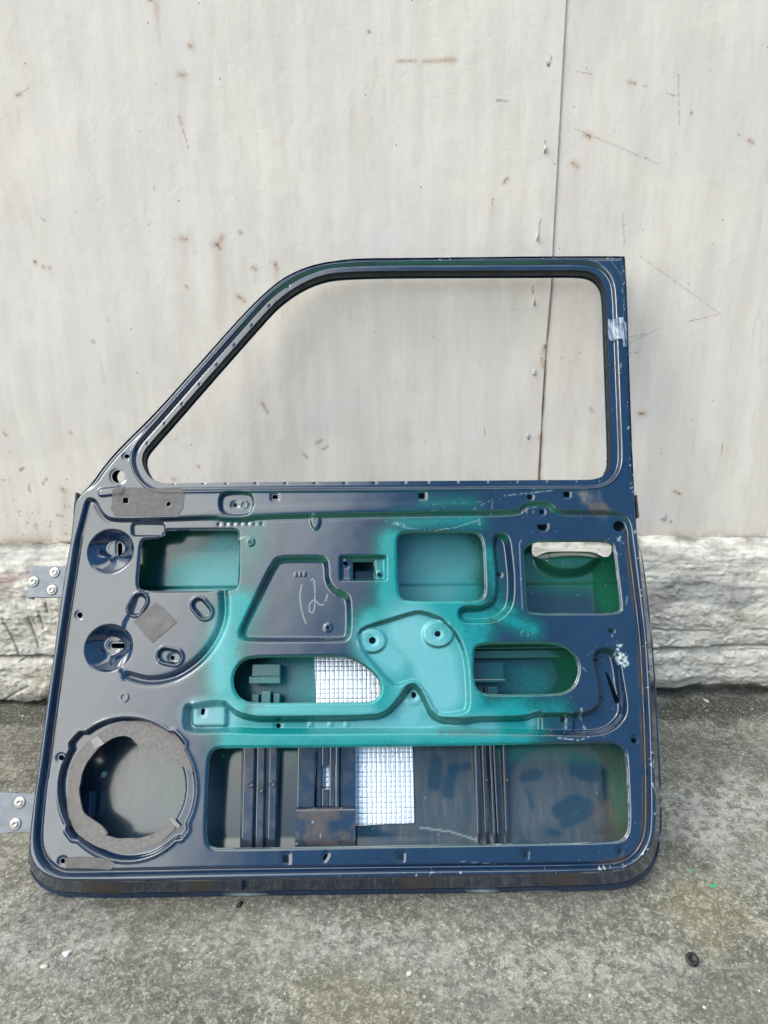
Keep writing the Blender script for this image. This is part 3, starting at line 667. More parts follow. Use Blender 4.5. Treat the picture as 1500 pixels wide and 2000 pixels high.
du = .0016
us = np.arange(AO[:, 0].min() - .004, AO[:, 0].max() + .006, du); vsA = np.arange(AO[:, 1].min() - .004, AO[:, 1].max() + .006, du)
X, Y = np.meshgrid(us, vsA, indexing='ij')
dOut = sdf(X, Y, AO, 2.0)
dWin = sdf(X, Y, WIN_uv, .08)
D = np.minimum(dOut, -dWin); dWinA = np.abs(dWin)
hole_near = np.full(X.shape, BIG)
bigholes = [chaikin(uvs(h, -.006), 2) for h in (H1, H2, H4, H5, H6, H8)] + [uvs(HSP, -.014), uvs(H3, -.010)]
HB = [sdf(X, Y, h, .03) for h in bigholes]
HS = [sdf(X, Y, uvs(h, -.006), .012) for h in SMALL]
for d in HB: D = np.minimum(D, -d); hole_near = np.minimum(hole_near, np.abs(d))
sm_near = np.full(X.shape, BIG)
for d in HS: D = np.minimum(D, -d); sm_near = np.minimum(sm_near, np.abs(d))
H = np.zeros(X.shape)
def step(poly, depth, width, w=-.003, sm=1, margin=.05, inset=False):
    d = sdf(X, Y, chaikin(uvs(poly, w), sm) if sm else uvs(poly, w), margin); return depth * (sstep(0, width, d) if inset else sstep(-width / 2, width / 2, d)), d
# recessed field, groove round it and rim lip
s, dF = step(FIELD, .0075, .0075, 0, 2, 2.0); H -= s
sideg = sstep(uv(600, 1062)[1], uv(600, 1035)[1], Y)
H -= .0045 * np.exp(-((dF - .004) / .0028) ** 2) * (1 - .75 * sideg)
H -= .004 * sstep(.004, 0, dOut) ** 2
# window surround: inner flange, groove, outer face
topz = sstep(uv(600, 960)[1], uv(600, 930)[1], Y)
H -= .0045 * sstep(.0135, .0105, -dWin); H -= .0035 * np.exp(-((-dWin - .0128) / .0018) ** 2)
H += .0022 * np.exp(-((-dWin - .0185) / .0022) ** 2)
H -= .003 * sstep(.012, .004, dOut) * topz
# waist rail: shallow raised bands
wl_ = line(X, Y, uvs([(350, 1000), (700, 992), (1000, 988)]), .03); H += .0008 * sstep(.012, .003, wl_)
wl2 = line(X, Y, uvs([(200, 962), (235, 958)]), .03); H += .003 * sstep(.012, .003, wl2)
for poly, dep, wid, w in ((TRAP, .0115, .0125, -.008), (POCK, .009, .007, -.008), (JS1, .016, .0115, -.010), (OCT, .0095, .006, -.003), (TAB, .005, .005, -.008), (BIGC, .0105, .009, -.010)):
    s, _ = step(poly, dep, wid, w, inset=poly in (TRAP, POCK, JS1))
    if poly is BIGC: s = s * .22
    H -= s
dC = sdf(X, Y, chaikin(uvs(CHAN, -.012), 1), .05)
arch = line(X, Y, uvs([(783,1344),(796,1329),(814,1326),(828,1338),(852,1388),(900,1400)], -.012), .05)
sC = .0205 * sstep(0, .0115 + .0115 * np.exp(-(np.minimum(arch, 1) / .02) ** 2), dC); sP, dP = step(PLATE, .0095, .008, -.010, 1); H -= np.maximum(sC, sP)
for poly, dep, wid in ((rrect(372,1374,440,1420,8), .0075, .008), (rrect(1058,1391,1124,1432,5), .0065, .006), (ell(727,1251,27,24,30), .004, .006), (ell(856,1238,30,26,30), .004, .006), (ell(808,1358,17,20,30), .0015, .008), ([(607,1008),(625,1008),(626,1026),(617,1038),(608,1026)], .004, .004)):
    s, _ = step(poly, dep, wid, -.012); H += s
arcl = line(X, Y, chaikin(uvs([(437,1152),(440,1182),(438,1212),(424,1248),(396,1287),(352,1319),(318,1329),(285,1331),(250,1321)], -.010), 2, False), .03)
H -= .0065 * np.exp(-(arcl / .0058) ** 2)
h4l = np.abs(sdf(X, Y, chaikin(uvs([(1014,1052),(1022,1048),(1100,1047),(1188,1047),(1205,1056),(1211,1075)], -.008), 1, False), .03)) if False else line(X, Y, uvs([(1018,1190),(1014,1110),(1012,1060),(1018,1051),(1100,1049),(1190,1048.5),(1206,1056),(1211,1075)], -.008), .02)
H -= .0007 * np.exp(-(h4l / .0024) ** 2)
# speaker shelf
s, dS = step(SPR, .0135, .006, -.010, 0); H -= s
H += .0012 * np.exp(-((dS + .004) / .003) ** 2)
# oblong dimples
for q in (capsule(270.5,1181.5,21,12,60), capsule(395,1189,21,12,-50), capsule(333,1282,22,13,-12)):
    d = sdf(X, Y, uvs(q, -.014), .03); H -= .0045 * sstep(-.002, .0035, d); H += .0028 * np.exp(-((d + .0028) / .002) ** 2)
# conical dishes with flat hubs
HUBS = [((216, 1077), (225, 1067)), ((212, 1266), (221, 1259))]
for (cx, cy), (hx, hy) in HUBS:
    c = uv(cx, cy, -.0075); h = uv(hx, hy, -.028); R, rh = .0425, .0160
    d = np.hypot(X - c[0], Y - c[1]); th = np.arctan2(Y - c[1], X - c[0])
    f = np.clip((R - d) / (R - rh), 0, 1)
    inside = d < R + .004
    hx_ = c[0] + (h[0] - c[0]) * f; hy_ = c[1] + (h[1] - c[1]) * f
    dd = np.hypot(X - hx_, Y - hy_); f2 = np.clip((R - dd) / (R - rh), 0, 1)
    prof_ = np.interp(f2, [0, .06, .12, .9, .97, 1.0], [0, .0015, .0035, .0215, .0228, .0228])
    prof_ = prof_ - .0006 * np.exp(-((dd - .0150) / .0016) ** 2) + .0030 * np.sin(3 * th + .8) * np.sin(np.pi * f2)
    H -= np.where(inside, prof_, 0)
    H -= .004 * np.exp(-(np.hypot(X - h[0], Y - h[1]) / .006) ** 4) * 0
# lips turned into the openings, dimples round small holes, spot welds
H -= .0035 * sstep(.0045, 0, hole_near) ** 1.5
H -= .0010 * sstep(.006, .001, sm_near)
for q in ((490,1060),(640,1225),(1171.5,1288),(1179,1361),(674,1098.5),(741,1121)):
    c = uv(*q, -.01); d = np.hypot(X - c[0], Y - c[1]); H += .0022 * sstep(.0085, .0055, d)
for x_ in range(330, 1180, 56):
    c = uv(x_ + (x_ * 7 % 13), 941.5 - (x_ - 330) * .004); d = np.hypot(X - c[0], Y - c[1]); H -= .0012 * np.exp(-(d / .003) ** 2)
for t in np.linspace(0, 1, 9):
    c = uv(285 + (560 - 285) * t + 2, 868 + (561 - 868) * t - 4); d = np.hypot(X - c[0], Y - c[1]); H -= .0014 * np.exp(-(d / .0032) ** 2)
for q in ((476,985),(1037,999),(242,1362),(1027,1239)):
    c = uv(*q, -.007); d = np.hypot(X - c[0], Y - c[1]); H += .0007 * np.exp(-((d - .0065) / .0015) ** 2)
for x_ in range(428, 526, 14):
    c = uv(x_, 1024 - (x_ - 428) * .02, -.0075); d = np.hypot(X - c[0], Y - c[1]); H -= .0012 * np.exp(-(d / .0035) ** 2)
for x_ in (606, 645, 677):
    c = uv(x_, 1415, -.02); d = np.maximum(np.abs(X - c[0]), np.abs(Y - c[1])); H += .0012 * sstep(.005, .003, d)
for k, x_ in enumerate((578, 586, 594)):     # stamped characters inside the panel
    c = uv(x_, 1121, -.015); d = np.maximum(np.abs(X - c[0]) * 1.3, np.abs(Y - c[1])); H += .0010 * np.exp(-((d - .0022) / .0010) ** 2)
H += (fbm(X, Y, 3, 2, 77) - .5) * .0012 + (fbm(X, Y, 14, 3, 78) - .5) * .0006

# ---- masks for the paint
nA = fbm(X, Y, 30, 4, 501); nB = fbm(X, Y, 220, 3, 502, .6); nC = fbm(X, Y, 9, 4, 503)
def stroke(Xg, Yg, pts, r, soft, w=-.008, wob=.0):
    P = uvs(pts, w) if len(pts) > 1 else np.repeat(uvs(pts, w), 2, 0); r *= PX; soft *= PX
    d = line(Xg, Yg, P, (r + soft) * 1.4 + .01)
    if wob: d = d + (fbm(Xg, Yg, 26, 4, 640) - .5) * wob * PX
    return np.clip(1 - (d - r) / soft, 0, 1) ** 1.6 * (d < .9)
teal = np.zeros(X.shape)
for pts, r, soft, a in (
    ([(470,1440),(600,1400),(760,1420),(960,1420),(1010,1410)], 22, 78, 1.0), ([(560,1395),(800,1380),(900,1400)], 30, 60, 1.0),
    ([(880,1440),(950,1470)], 10, 55, .8), ([(560,1450),(800,1455)], 12, 46, .95),
    ([(440,1350),(438,1260),(470,1180)], 14, 72, .9), ([(455,1380),(440,1300)], 18, 48, .9), ([(447,1180),(500,1040)], 4, 90, .42),
    ([(760,1400),(760,1310),(740,1230)], 30, 60, 1.0), ([(850,1400),(860,1240),(830,1190),(860,1185)], 40, 60, 1.0), ([(762,1220),(766,1060)], 14, 52, .95),
    ([(780,1190),(940,1195)], 12, 40, .9), ([(930,1230),(905,1330),(930,1400)], 14, 60, .85), ([(950,1190),(1040,1230)], 4, 42, .7),
    ([(775,1022),(930,1016)], 4, 48, .62), ([(955,1080),(975,1180),(1000,1195)], 4, 40, .62), ([(830,985),(920,984)], 2, 44, .42), ([(960,1385),(1090,1385)], 6, 50, .62),
    ([(440,975),(500,1000)], 2, 44, .22)):
    teal = np.maximum(teal, a * stroke(X, Y, pts, r, soft))
teal = np.clip(teal * (.82 + .36 * nA), 0, 1)
pale = np.zeros(X.shape)  # paler overspray, with sky sheen painted in on the centre plate
for pts, r, soft, a in (([(800,1230),(850,1290),(860,1350)], 30, 50, .95), ([(727,1250),(770,1290)], 14, 44, .75), ([(808,1360),(800,1400)], 14, 42, .85), ([(620,1412),(960,1416)], 6, 28, .70),
    ([(385,1395),(440,1395)], 14, 30, .85), ([(500,1386),(720,1386)], 2, 22, .6), ([(430,1340),(432,1230)], 4, 36, .45), ([(1042,1410),(1046,1400)], 3, 14, .8)):
    pale = np.maximum(pale, a * stroke(X, Y, pts, r, soft))
green = np.clip(np.maximum(sstep(.004, .0015, hole_near) * .75, np.where((sC > .002) & (sC < .014) & (X < uv(1070, 1400)[0]), .55, 0)), 0, 1)
green = np.maximum(green, np.exp(-((dF - .001) / .004) ** 2) * sideg * sstep(uv(300, 1000)[0], uv(420, 1000)[0], X) * .9)
green = np.clip(green * sstep(uv(330, 1200)[0], uv(480, 1200)[0], X) * (1 - .75 * sstep(uv(1080, 1200)[0], uv(1140, 1200)[0], X)), 0, 1)
leftness = sstep(uv(640, 1300)[0], uv(260, 1300)[0], X)
dust_sheen = .16 * leftness + .05  # dust film plus grey sky reflection painted in on the left side
dust_sheen = dust_sheen * (.6 + .8 * nC) * (1 - .8 * teal)
dust_sheen = np.maximum(dust_sheen, .62 * stroke(X, Y, [(1150,965),(1170,985),(1185,1000)], 3, 22, 0, 40) * (nB > .35))
dust_sheen = np.maximum(dust_sheen, .9 * stroke(X, Y, [(1138,955),(1146,972)], 7, 12, 0, 26)); dust_sheen = np.maximum(dust_sheen, .95 * stroke(X, Y, [(1170,958),(1172,980),(1188,1000)], 3, 12, 0, 26))
dust_sheen = np.maximum(dust_sheen, .8 * stroke(X, Y, [(232,975),(350,978)], 24, 4, 0))
grime = .9 * np.exp(-((dF - .0065) / .004) ** 2) * sstep(.3, .65, nA + .1) * sstep(uv(1100, 1300)[0], uv(1200, 1300)[0], X) * sstep(uv(1200, 1020)[1] + .01, uv(1200, 1100)[1], Y)
grime = np.maximum(grime, .45 * np.exp(-((dF - .0085) / .004) ** 2) * (1 - leftness * -.0) * (nA > .5) * sstep(uv(300, 1400)[0], uv(120, 1400)[0], X))
grime = np.maximum(grime, .45 * stroke(X, Y, [(860,1431),(1000,1434),(1140,1437)], 1, 8, -.012, 10) * sstep(.4, .6, nA))
grime = np.maximum(grime, .5 * stroke(X, Y, [(1160,992),(1178,992)], 8, 8, 0))
chip = np.zeros(X.shape)
def scr(pts, wpx=1.0, a=.7, w=0, dens=.42):
    global chip
    P = uvs(pts, w); d = line(X, Y, P, wpx * PX * 4 + .006)
    chip = np.maximum(chip, .62 * a * sstep(wpx * PX * 1.3, wpx * PX * .3, d) * sstep(dens, dens + .12, nB))
arc = [(752 + 46 * k, 1019 + 26 * math.sin(math.pi * k / 4.6 + .25) - 8) for k in range(5)]
for q in ((arc, .9, .55, -.008), ([(985,968),(1078,958)], 1.3, .6, 0), ([(925,995),(962,975),(960,1005)], .9, .45, 0), ([(845,985),(960,980)], .7, .2, 0), ([(1202,1048),(1218,1062)], .9, .6, -.008),
          ([(1212,1048),(1206,1058)], 2.2, .75, -.008), ([(1252,1163),(1262,1172)], .9, .8, 0), ([(1225,1165),(1223,1180)], 1.2, .5, -.008), ([(1090,1441),(1130,1446),(1150,1440)], 1.3, .8, -.008),
          ([(1135,1385),(1140,1410),(1148,1425)], 3, .55, -.01), ([(1105,1395),(1108,1422)], 3, .5, -.01), ([(306,1298),(316,1284)], 1.0, .6, -.016), ([(355,1440),(330,1420)], .8, .3, 0),
          ([(1215,560),(1221,605)], 1.6, .55, 0), ([(1205,508),(1213,503)], 1.2, .6, 0), ([(1213,710),(1211,730)], 1.8, .7, 0), ([(1180,1050),(1208,1085)], 1.0, .45, -.008), ([(1190,505),(1216,540),(1219,640)], .8, .35, 0),
          ([(1195,1240),(1197,1250)], 1.4, .6, -.008), ([(900,1682),(990,1690)], .7, .35, -.008), ([(964,1650),(1000,1647)], 1.6, .7, -.008), ([(1138,1304),(1146,1312)], 1, .5, -.008),
          ([(466,1052),(485,1048)], 2.6, .6, -.008), ([(775,1022),(790,1026)], 2.6, .7, -.008), ([(935,1014),(937,1024)], 2.4, .5, -.008), ([(1160,1265),(1215,1250)], .6, .2, -.008)): scr(q[0], q[1], q[2], q[3])
def chaikin_px(p): return [tuple(q) for q in chaikin(p, 2, False)]
chalk = [[(588.5,1142),(585,1160),(586.5,1181),(591,1202),(597,1217)], [(606,1133),(612,1128),(615,1150),(615,1185),(610,1198),(603,1193),(604,1178),(613,1170),(627,1184),(635,1175),(639.5,1160)]]
for p in chalk: scr(chaikin_px(p), 1.1, .80, -.015, .20)
P = uvs([(525,1209),(530,1180),(543,1160),(555,1157),(559,1172),(553,1199)], -.015); cd_ = line(X, Y, P, .02)
mark = .8 * sstep(.0016, .0005, cd_)
for q in ((850,1003),(880,1180)): pass
chip = np.maximum(chip, .8 * sstep(.25, .6, stroke(X, Y, [(1210,1268),(1216,1290)], 3, 16, -.008, 30)) * sstep(.46, .60, nB))
chip = np.maximum(chip, .75 * (nB > .70) * (nA > .50) * sstep(.010, .004, dOut) * sstep(uv(600, 1500)[0], uv(900, 1500)[0], X))
nD = fbm(X, Y, 420, 2, 512, .6)
chip = np.maximum(chip, .28 * (nD > .90) * (nC > .47) * (.25 + .75 * sstep(uv(700, 1500)[0], uv(1000, 1500)[0], X)))
green = green * (.35 + .65 * sstep(uv(600, 1462)[1], uv(600, 1445)[1], Y)); teal_m = np.maximum(teal, 0)
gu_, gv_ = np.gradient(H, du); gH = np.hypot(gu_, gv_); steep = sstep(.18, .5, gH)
shadowed = sstep(.25, .8, gv_) * sstep(uv(600, 1455)[1], uv(600, 1440)[1], Y) * sstep(uv(420, 1200)[0], uv(480, 1200)[0], X) * (1 - .7 * sstep(uv(1080, 1200)[0], uv(1140, 1200)[0], X))   # bare green missed by the spray, plus painted shade on walls facing down
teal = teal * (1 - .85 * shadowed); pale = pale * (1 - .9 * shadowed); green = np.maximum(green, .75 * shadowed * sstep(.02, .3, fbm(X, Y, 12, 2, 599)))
dust_sheen = dust_sheen * (1 - .85 * steep)
attrs = {'maskA': np.stack([teal, pale, np.clip(dust_sheen, 0, 1)], -1), 'maskB': np.stack([green * (1 - teal), np.clip(chip, 0, 1), np.clip(np.maximum(grime, mark * .8), 0, 1)], -1)}
rim = np.full(X.shape, .0020); rim = np.where(hole_near < .01, .0035, rim); rim = np.where(dWinA < .01, .0215, rim); rim = np.where(dOut < .006, .003, rim)
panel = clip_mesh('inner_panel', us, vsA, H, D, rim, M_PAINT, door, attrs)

# ---- edge between the face and the folded hem
rows = [(0, .004, 0), (.02, .0085, 0), (.11, .0120, 0), (.16, .0160, 0), (.62, .030, 0), (.78, .044, 0), (.82, .049, 0), (.84, .0495, 0), (.98, .0492, 0), (1.03, .0505, 0), (1.03, .0545, 0), (.95, .0560, 0)]
npt = len(AO); ev = []; ea = []; eb = []
for r, (f, dpt, _) in enumerate(rows):
    sc = WO / .052
    P = AO * (1 - f) + BO * f
    z = -np.minimum(dpt, .056) * sc
    ev.append(np.c_[P, z])
    nn = fbm(P[:, 0] * 1.0, P[:, 1], 25, 3, 901)
    d_ = .01 + .02 * nn; gr = np.zeros(npt)
    if 2 <= r <= 6:
        for q, wd in ((205, 34), (390, 24), (810, 24), (1100, 22)):
            c = uv(q, 1735, -.03)
            gr = np.maximum(gr, .8 * np.exp(-((P[:, 0] - c[0]) / (wd * PX * (1.15 if r < 5 else .7))) ** 4) * (P[:, 1] < uv(600, 1700)[1]))
        gr = np.maximum(gr, .10 * (nn > .5) * (P[:, 1] < uv(600, 1700)[1]))
    ea.append(np.c_[np.zeros(npt), np.zeros(npt), d_]); eb.append(np.c_[np.zeros(npt), .7 * (fbm(P[:, 0], P[:, 1], 260, 2, 903 + r) > .70) * (r in (0, 1, 8, 9)), gr])
# subdivide along the length for the masks
ev = np.array(ev); ea = np.array(ea); eb = np.array(eb)
def refine(Arr, k=3):
    nxt = np.roll(Arr, -1, 1); o = [Arr * (1 - t / k) + nxt * (t / k) for t in range(k)]
    return np.stack(o, 2).reshape(Arr.shape[0], -1, Arr.shape[2])
ev, ea, eb = refine(ev), refine(ea), refine(eb); m_ = ev.shape[1]; F = []
for r in range(len(rows) - 1):
    for k in range(m_): F.append([r * m_ + k, (r + 1) * m_ + k, (r + 1) * m_ + (k + 1) % m_, r * m_ + (k + 1) % m_])
edge = build('hem_flange', ev.reshape(-1, 3), F, M_PAINT, door, True, {'maskA': ea.reshape(-1, 3), 'maskB': eb.reshape(-1, 3)})

# ---- dark glass-run lining inside the window opening
wl_n = len(WIN_uv); cw = WIN_uv; tn = np.roll(cw, -1, 0) - np.roll(cw, 1, 0); tn /= np.linalg.norm(tn, axis=1)[:, None]
area = np.sum(cw[:, 0] * np.roll(cw[:, 1], -1) - np.roll(cw[:, 0], -1) * cw[:, 1]); inn = np.c_[-tn[:, 1], tn[:, 0]] * (1 if area > 0 else -1)
lv = []
for off, z in ((.0002, -.0072), (.0010, -.0080), (.0012, -.0235), (.0002, -.0245)): lv.append(np.c_[cw + inn * off, np.full(wl_n, z)])
lf = [[r * wl_n + k, r * wl_n + (k + 1) % wl_n, (r + 1) * wl_n + (k + 1) % wl_n, (r + 1) * wl_n + k] for r in range(3) for k in range(wl_n)]
run = build('glass_run_channel', np.vstack(lv), lf, plain('dark_navy_channel', (.006, .012, .020), .6, 0, .1, 80), door, True)

# ---- outer skin, seen through the openings
us2 = np.arange(BO[:, 0].min() - .006, BO[:, 0].max() + .008, .0026); vs2 = np.arange(BO[:, 1].min() - .006, BO[:, 1].max() + .008, .0026)
X2, Y2 = np.meshgrid(us2, vs2, indexing='ij')
dB = sdf(X2, Y2, BO, 2.0); dW2 = sdf(X2, Y2, WIN_uv, .06)
v_b = BO[:, 1].min(); v_w = uv(600, 960, -.04)[1]
t = np.clip((Y2 - v_b) / (v_w - v_b), 0, 1)
depth = np.interp(t, [0, .12, .35, .6, .85, 1], [.062, .083, .097, .098, .088, .072])
bodyk = sstep(v_w + .02, v_w - .02, Y2)
S = -(depth * bodyk + .0305 * (1 - bodyk))
S = S * sstep(-.004, .022, dB) + (-.0540 * bodyk - .0308 * (1 - bodyk)) * (1 - sstep(-.004, .022, dB))
def skin_depth(v):
    tt = (v - v_b) / (v_w - v_b); return -float(np.interp(tt, [0, .12, .35, .6, .85, 1], [.062, .083, .097, .098, .088, .072]))
wS = -.088
crl = Y2 - uv(600, 1144, wS)[1]; S -= .0022 * sstep(.0015, -.0015, crl) * bodyk
slot = chaikin(uvs([(1041,1062),(1048,1046),(1100,1045),(1183,1046),(1195,1058),(1198.5,1076),(1191,1086),(1180,1086),(1166,1078),(1150,1075.5),(1110,1075),(1075,1075.5),(1060,1079),(1048,1087),(1040,1080)], -.080), 2)
slot = slot[:, :]  
bowl = chaikin(uvs([(1044,1089),(1060,1078),(1110,1073),(1165,1076),(1181,1088),(1165,1108),(1140,1122),(1110,1125),(1080,1122),(1056,1108)], -.070), 2)
dBw = sdf(X2, Y2, bowl, .05); S += .024 * sstep(-.002, .016, dBw) 
thole = ell(251, 936, 17, 16, 20)
D2 = np.minimum(dB, -dW2 + .002); D2 = np.minimum(D2, -sdf(X2, Y2, slot, .03)); D2 = np.minimum(D2, -sdf(X2, Y2, uvs(thole, -.045), .02))
n2 = fbm(X2, Y2, 26, 4, 701); n3 = fbm(X2 * 3.2, Y2 * .6, 40, 4, 703); n4 = fbm(X2, Y2, 200, 2, 704)
t2 = np.zeros(X2.shape); p2 = np.zeros(X2.shape); g2 = np.full(X2.shape, .10); d2 = np.full(X2.shape, .12)
for pts, r, soft, a in (([(370,1130),(455,1110)], 34, 80, .95), ([(440,1070),(450,1150)], 20, 70, .9), ([(790,1080),(890,1090)], 40, 60, .95), ([(790,1150),(890,1160)], 40, 50, .95),
    ([(560,1320),(740,1340)], 40, 60, .85), ([(960,1320),(1050,1330)], 20, 60, .62), ([(490,1340),(560,1340)], 20, 50, .7)): t2 = np.maximum(t2, a * stroke(X2, Y2, pts, r, soft, wS))
for pts, r, soft, a in (([(400,1140),(460,1110)], 20, 70, .48), ([(790,1080),(880,1090)], 40, 60, .50), ([(790,1140),(860,1150)], 20, 60, .45), ([(580,1330),(640,1340)], 20, 50, .25)): p2 = np.maximum(p2, a * stroke(X2, Y2, pts, r, soft, wS))
for pts, r, soft, a in (([(290,1060),(400,1040)], 20, 60, 1), ([(290,1130),(300,1050)], 16, 50, 1), ([(920,1130),(935,1160)], 14, 34, .95), ([(1060,1110),(1170,1110)], 34, 40, 1), ([(1180,1100),(1205,1190)], 22, 40, 1),
    ([(1080,1340),(1110,1290)], 20, 40, 1), ([(1210,1480),(1222,1620)], 14, 24, .9), ([(960,1470),(1200,1475)], 10, 26, .7), ([(450,1475),(560,1480)], 12, 30, .6), ([(350,1500),(345,1560)], 10, 40, .45), ([(930,1262),(1100,1270)], 8, 20, .9), ([(470,1300),(480,1350)], 10, 20, .8)):
    g2 = np.maximum(g2, a * stroke(X2, Y2, pts, r, soft, wS))
lowd = sstep(uv(600, 1400, wS)[1], uv(600, 1470, wS)[1], Y2)
dk = np.maximum(.62 * stroke(X2, Y2, [(800,1540),(900,1540),(925,1600)], 90, 20, wS), .66 * stroke(X2, Y2, [(1080,1560),(1170,1550)], 85, 20, wS)) * sstep(uv(690, 1500, wS)[0], uv(715, 1500, wS)[0], X2)
d2 = np.maximum(d2, dk * lowd * (.55 + .65 * n3)); d2 = np.maximum(d2, .10 * lowd)
for pts, r, wob in (([(856,1490),(850,1530)], 11, 14), ([(882,1500),(915,1498)], 7, 12), ([(885,1505),(875,1545)], 9, 10), ([(1020,1520),(1048,1516)], 8, 14), ([(1030,1540),(1040,1575)], 3, 5), ([(1125,1500),(1150,1510)], 22, 30),
    ([(1090,1585),(1130,1565),(1150,1580)], 13, 18), ([(1100,1610),(1140,1595)], 7, 10), ([(1075,1625),(1092,1628)], 5, 6), ([(700,1630),(760,1632)], 14, 20), ([(1180,1510),(1176,1570)], 6, 16)):
    d2 = d2 * (1 - .75 * stroke(X2, Y2, pts, r - 2, 10, wS, wob * 1.3))
d2 = np.maximum(d2, .50 * stroke(X2, Y2, [(250,1480),(300,1560)], 60, 60, wS) * (.5 + .7 * n2))
c2 = .25 * (n4 > .91) * (n2 > .45)
P = uvs([(820,1616),(880,1624),(950,1646)], wS); d_ = line(X2, Y2, P, .02); c2 = np.maximum(c2, .35 * sstep(.0022, .0006, d_))
c2 = np.maximum(c2, .9 * (np.hypot(X2 - uv(197, 1514, -.08)[0], Y2 - uv(197, 1514, -.08)[1]) < .0055))
gr2 = .5 * stroke(X2, Y2, [(1180,1590),(1205,1635)], 20, 20, wS) * n2
skin = clip_mesh('outer_skin', us2, vs2, S, D2, .002, M_SKIN, door,
    {'maskA': np.stack([t2, p2, np.clip(d2 * (1 - .5 * t2), 0, 1)], -1), 'maskB': np.stack([g2 * (1 - t2), c2, gr2], -1)})

def panel_at(px, py, w): return uv(px, py, w)
def plate(name, pts, w_back, w_front, mat, parent, smoothit=0):
    b = MB(); p = uvs(pts, w_front); 
    if smoothit: p = chaikin(p, smoothit)
    b.prism([tuple(q) for q in p], w_back, w_front); return b.out(name, mat, parent)
def flat_attr(o, mA=(0, 0, .1), mB=(0, 0, 0)):
    for k, c in (('maskA', mA), ('maskB', mB)):
        at = o.data.attributes.new(k, 'FLOAT_COLOR', 'POINT'); at.data.foreach_set('color', np.tile(np.array(c + (1,), np.float32), len(o.data.vertices)))
    return o

# ---- foam gasket left round the speaker opening
M_FOAM = plain('old_foam_gasket', (.215, .198, .190), .9, 0, .13, 220, .6)
F1 = [(132.5,1548),(132.5,1529),(137,1496),(153.5,1469),(168,1452),(185,1438),(218,1418),(240,1411),(260,1408),(282,1408),(305,1413),(338,1428),(362,1458),(374,1490),(377,1514),(370,1506),(362,1499),(349,1494),(335,1488.5),(330,1492),(327,1483),(323,1487),(318,1472),(311,1473),(304,1464),(296,1463),(292,1459),(283,1462),(270.5,1460),(267,1453),(262,1448),(257,1441),(245,1437.5),(227,1439),(214,1446),(200,1454),(188,1464),(179,1475),(170,1488),(164,1499),(159,1512),(156.5,1526),(154,1540),(155,1553),(159.5,1580),(165,1590),(174,1597),(185,1604),(200,1614.5),(212,1629.5),(205,1632),(216,1635),(228,1638),(249,1637),(270,1638),(283,1633),(300,1629),(312,1621),(324,1613),(331,1607),(336,1602),(346.5,1615.5),(330,1629),(316,1642),(300,1650),(279,1659),(255,1663.5),(225,1663.5),(204,1659),(186,1653),(162,1638),(150,1627),(141,1614),(134,1596),(131,1575)]
gk = []
for k, q in enumerate(F1):
    j = math.sin(k * 12.9898) * 43758.5; j = (j - math.floor(j) - .5) * 2.4; gk.append((q[0] + j * .6, q[1] + j))
b = MB(); b.prism([tuple(q) for q in chaikin(uvs(gk, -.0165), 1)], -.0215, -.0165); foam = b.out('foam_gasket', M_FOAM, door)
foam['label'] = 'torn grey foam ring round the speaker opening'
# small clip tabs on the ring
M_TAPE = plain('grey_paper_tape', (.135, .125, .130), .75, 0, .06, 160, .25)
for pts, nm in (([(176,1447),(191,1437),(204,1452),(186,1463)], 'gasket_tab'), ([(331,1601),(336,1596),(352,1613),(346,1618)], 'gasket_tab')):
    plate(nm, pts, -.0165, -.0145, plain('foam_tab', (.36, .335, .32), .8) if nm else None, door)

# ---- tape patches on the panel
t_ = plate('tape_patch', [(220,957),(226,952),(300,953),(352,951),(360,965),(358,992),(348,1006),(300,1010),(222,1011),(217,995)], .0005, .0032, M_TAPE, door); t_['label'] = 'grey paper patch below the window corner'
me_ = t_.data; bpy.data.objects.remove(t_)
us3 = np.arange(uv(214, 980)[0], uv(364, 980)[0], .0016); vs3 = np.arange(uv(300, 1016)[1], uv(300, 946)[1], .0016)
def on_panel(pts, w, lift, step_=.0014, wrinkle=.0003, extra_holes=()):
    P = uvs(pts, w); a = P.min(0) - .004; b_ = P.max(0) + .004
    u_ = np.arange(a[0], b_[0], step_); v_ = np.arange(a[1], b_[1], step_); XX, YY = np.meshgrid(u_, v_, indexing='ij')
    i = np.clip(((XX - us[0]) / du), 0, len(us) - 2); j = np.clip(((YY - vsA[0]) / du), 0, len(vsA) - 2)
    i0, j0 = i.astype(int), j.astype(int); fi, fj = i - i0, j - j0
    hh = H[i0, j0] * (1 - fi) * (1 - fj) + H[i0 + 1, j0] * fi * (1 - fj) + H[i0, j0 + 1] * (1 - fi) * fj + H[i0 + 1, j0 + 1] * fi * fj
    d = sdf(XX, YY, P, 1.0)
    for h in extra_holes: d = np.minimum(d, -sdf(XX, YY, uvs(h, w), 1.0))
    return u_, v_, hh + lift + (fbm(XX, YY, 60, 3, 950) - .5) * wrinkle * 2, d
def sticker(name, pts, w, lift, mat, label, holes=(), wrinkle=.0003):
    u_, v_, hh, d = on_panel(pts, w, lift, .0014, wrinkle, holes)
    o = clip_mesh(name, u_, v_, hh, d, lift, mat, door, {}); o['label'] = label; return o
sticker('tape_patch', [(221,958),(227,952),(300,953),(352,951),(360,966),(358,992),(348,1006),(300,1008),(224,1008),(217,995)], 0, .0012, M_TAPE, 'wide grey paper patch under the window corner', (SMALL[0], SMALL[1]))
sticker('tape_patch', [(263,1215),(305,1177),(317,1185),(347,1216),(300,1256),(280,1236)], -.015, .0014, plain('grey_square_tape', (.17, .155, .155), .8, 0, .12, 50, .4), 'square grey paper patch turned on its corner', (), .0008)
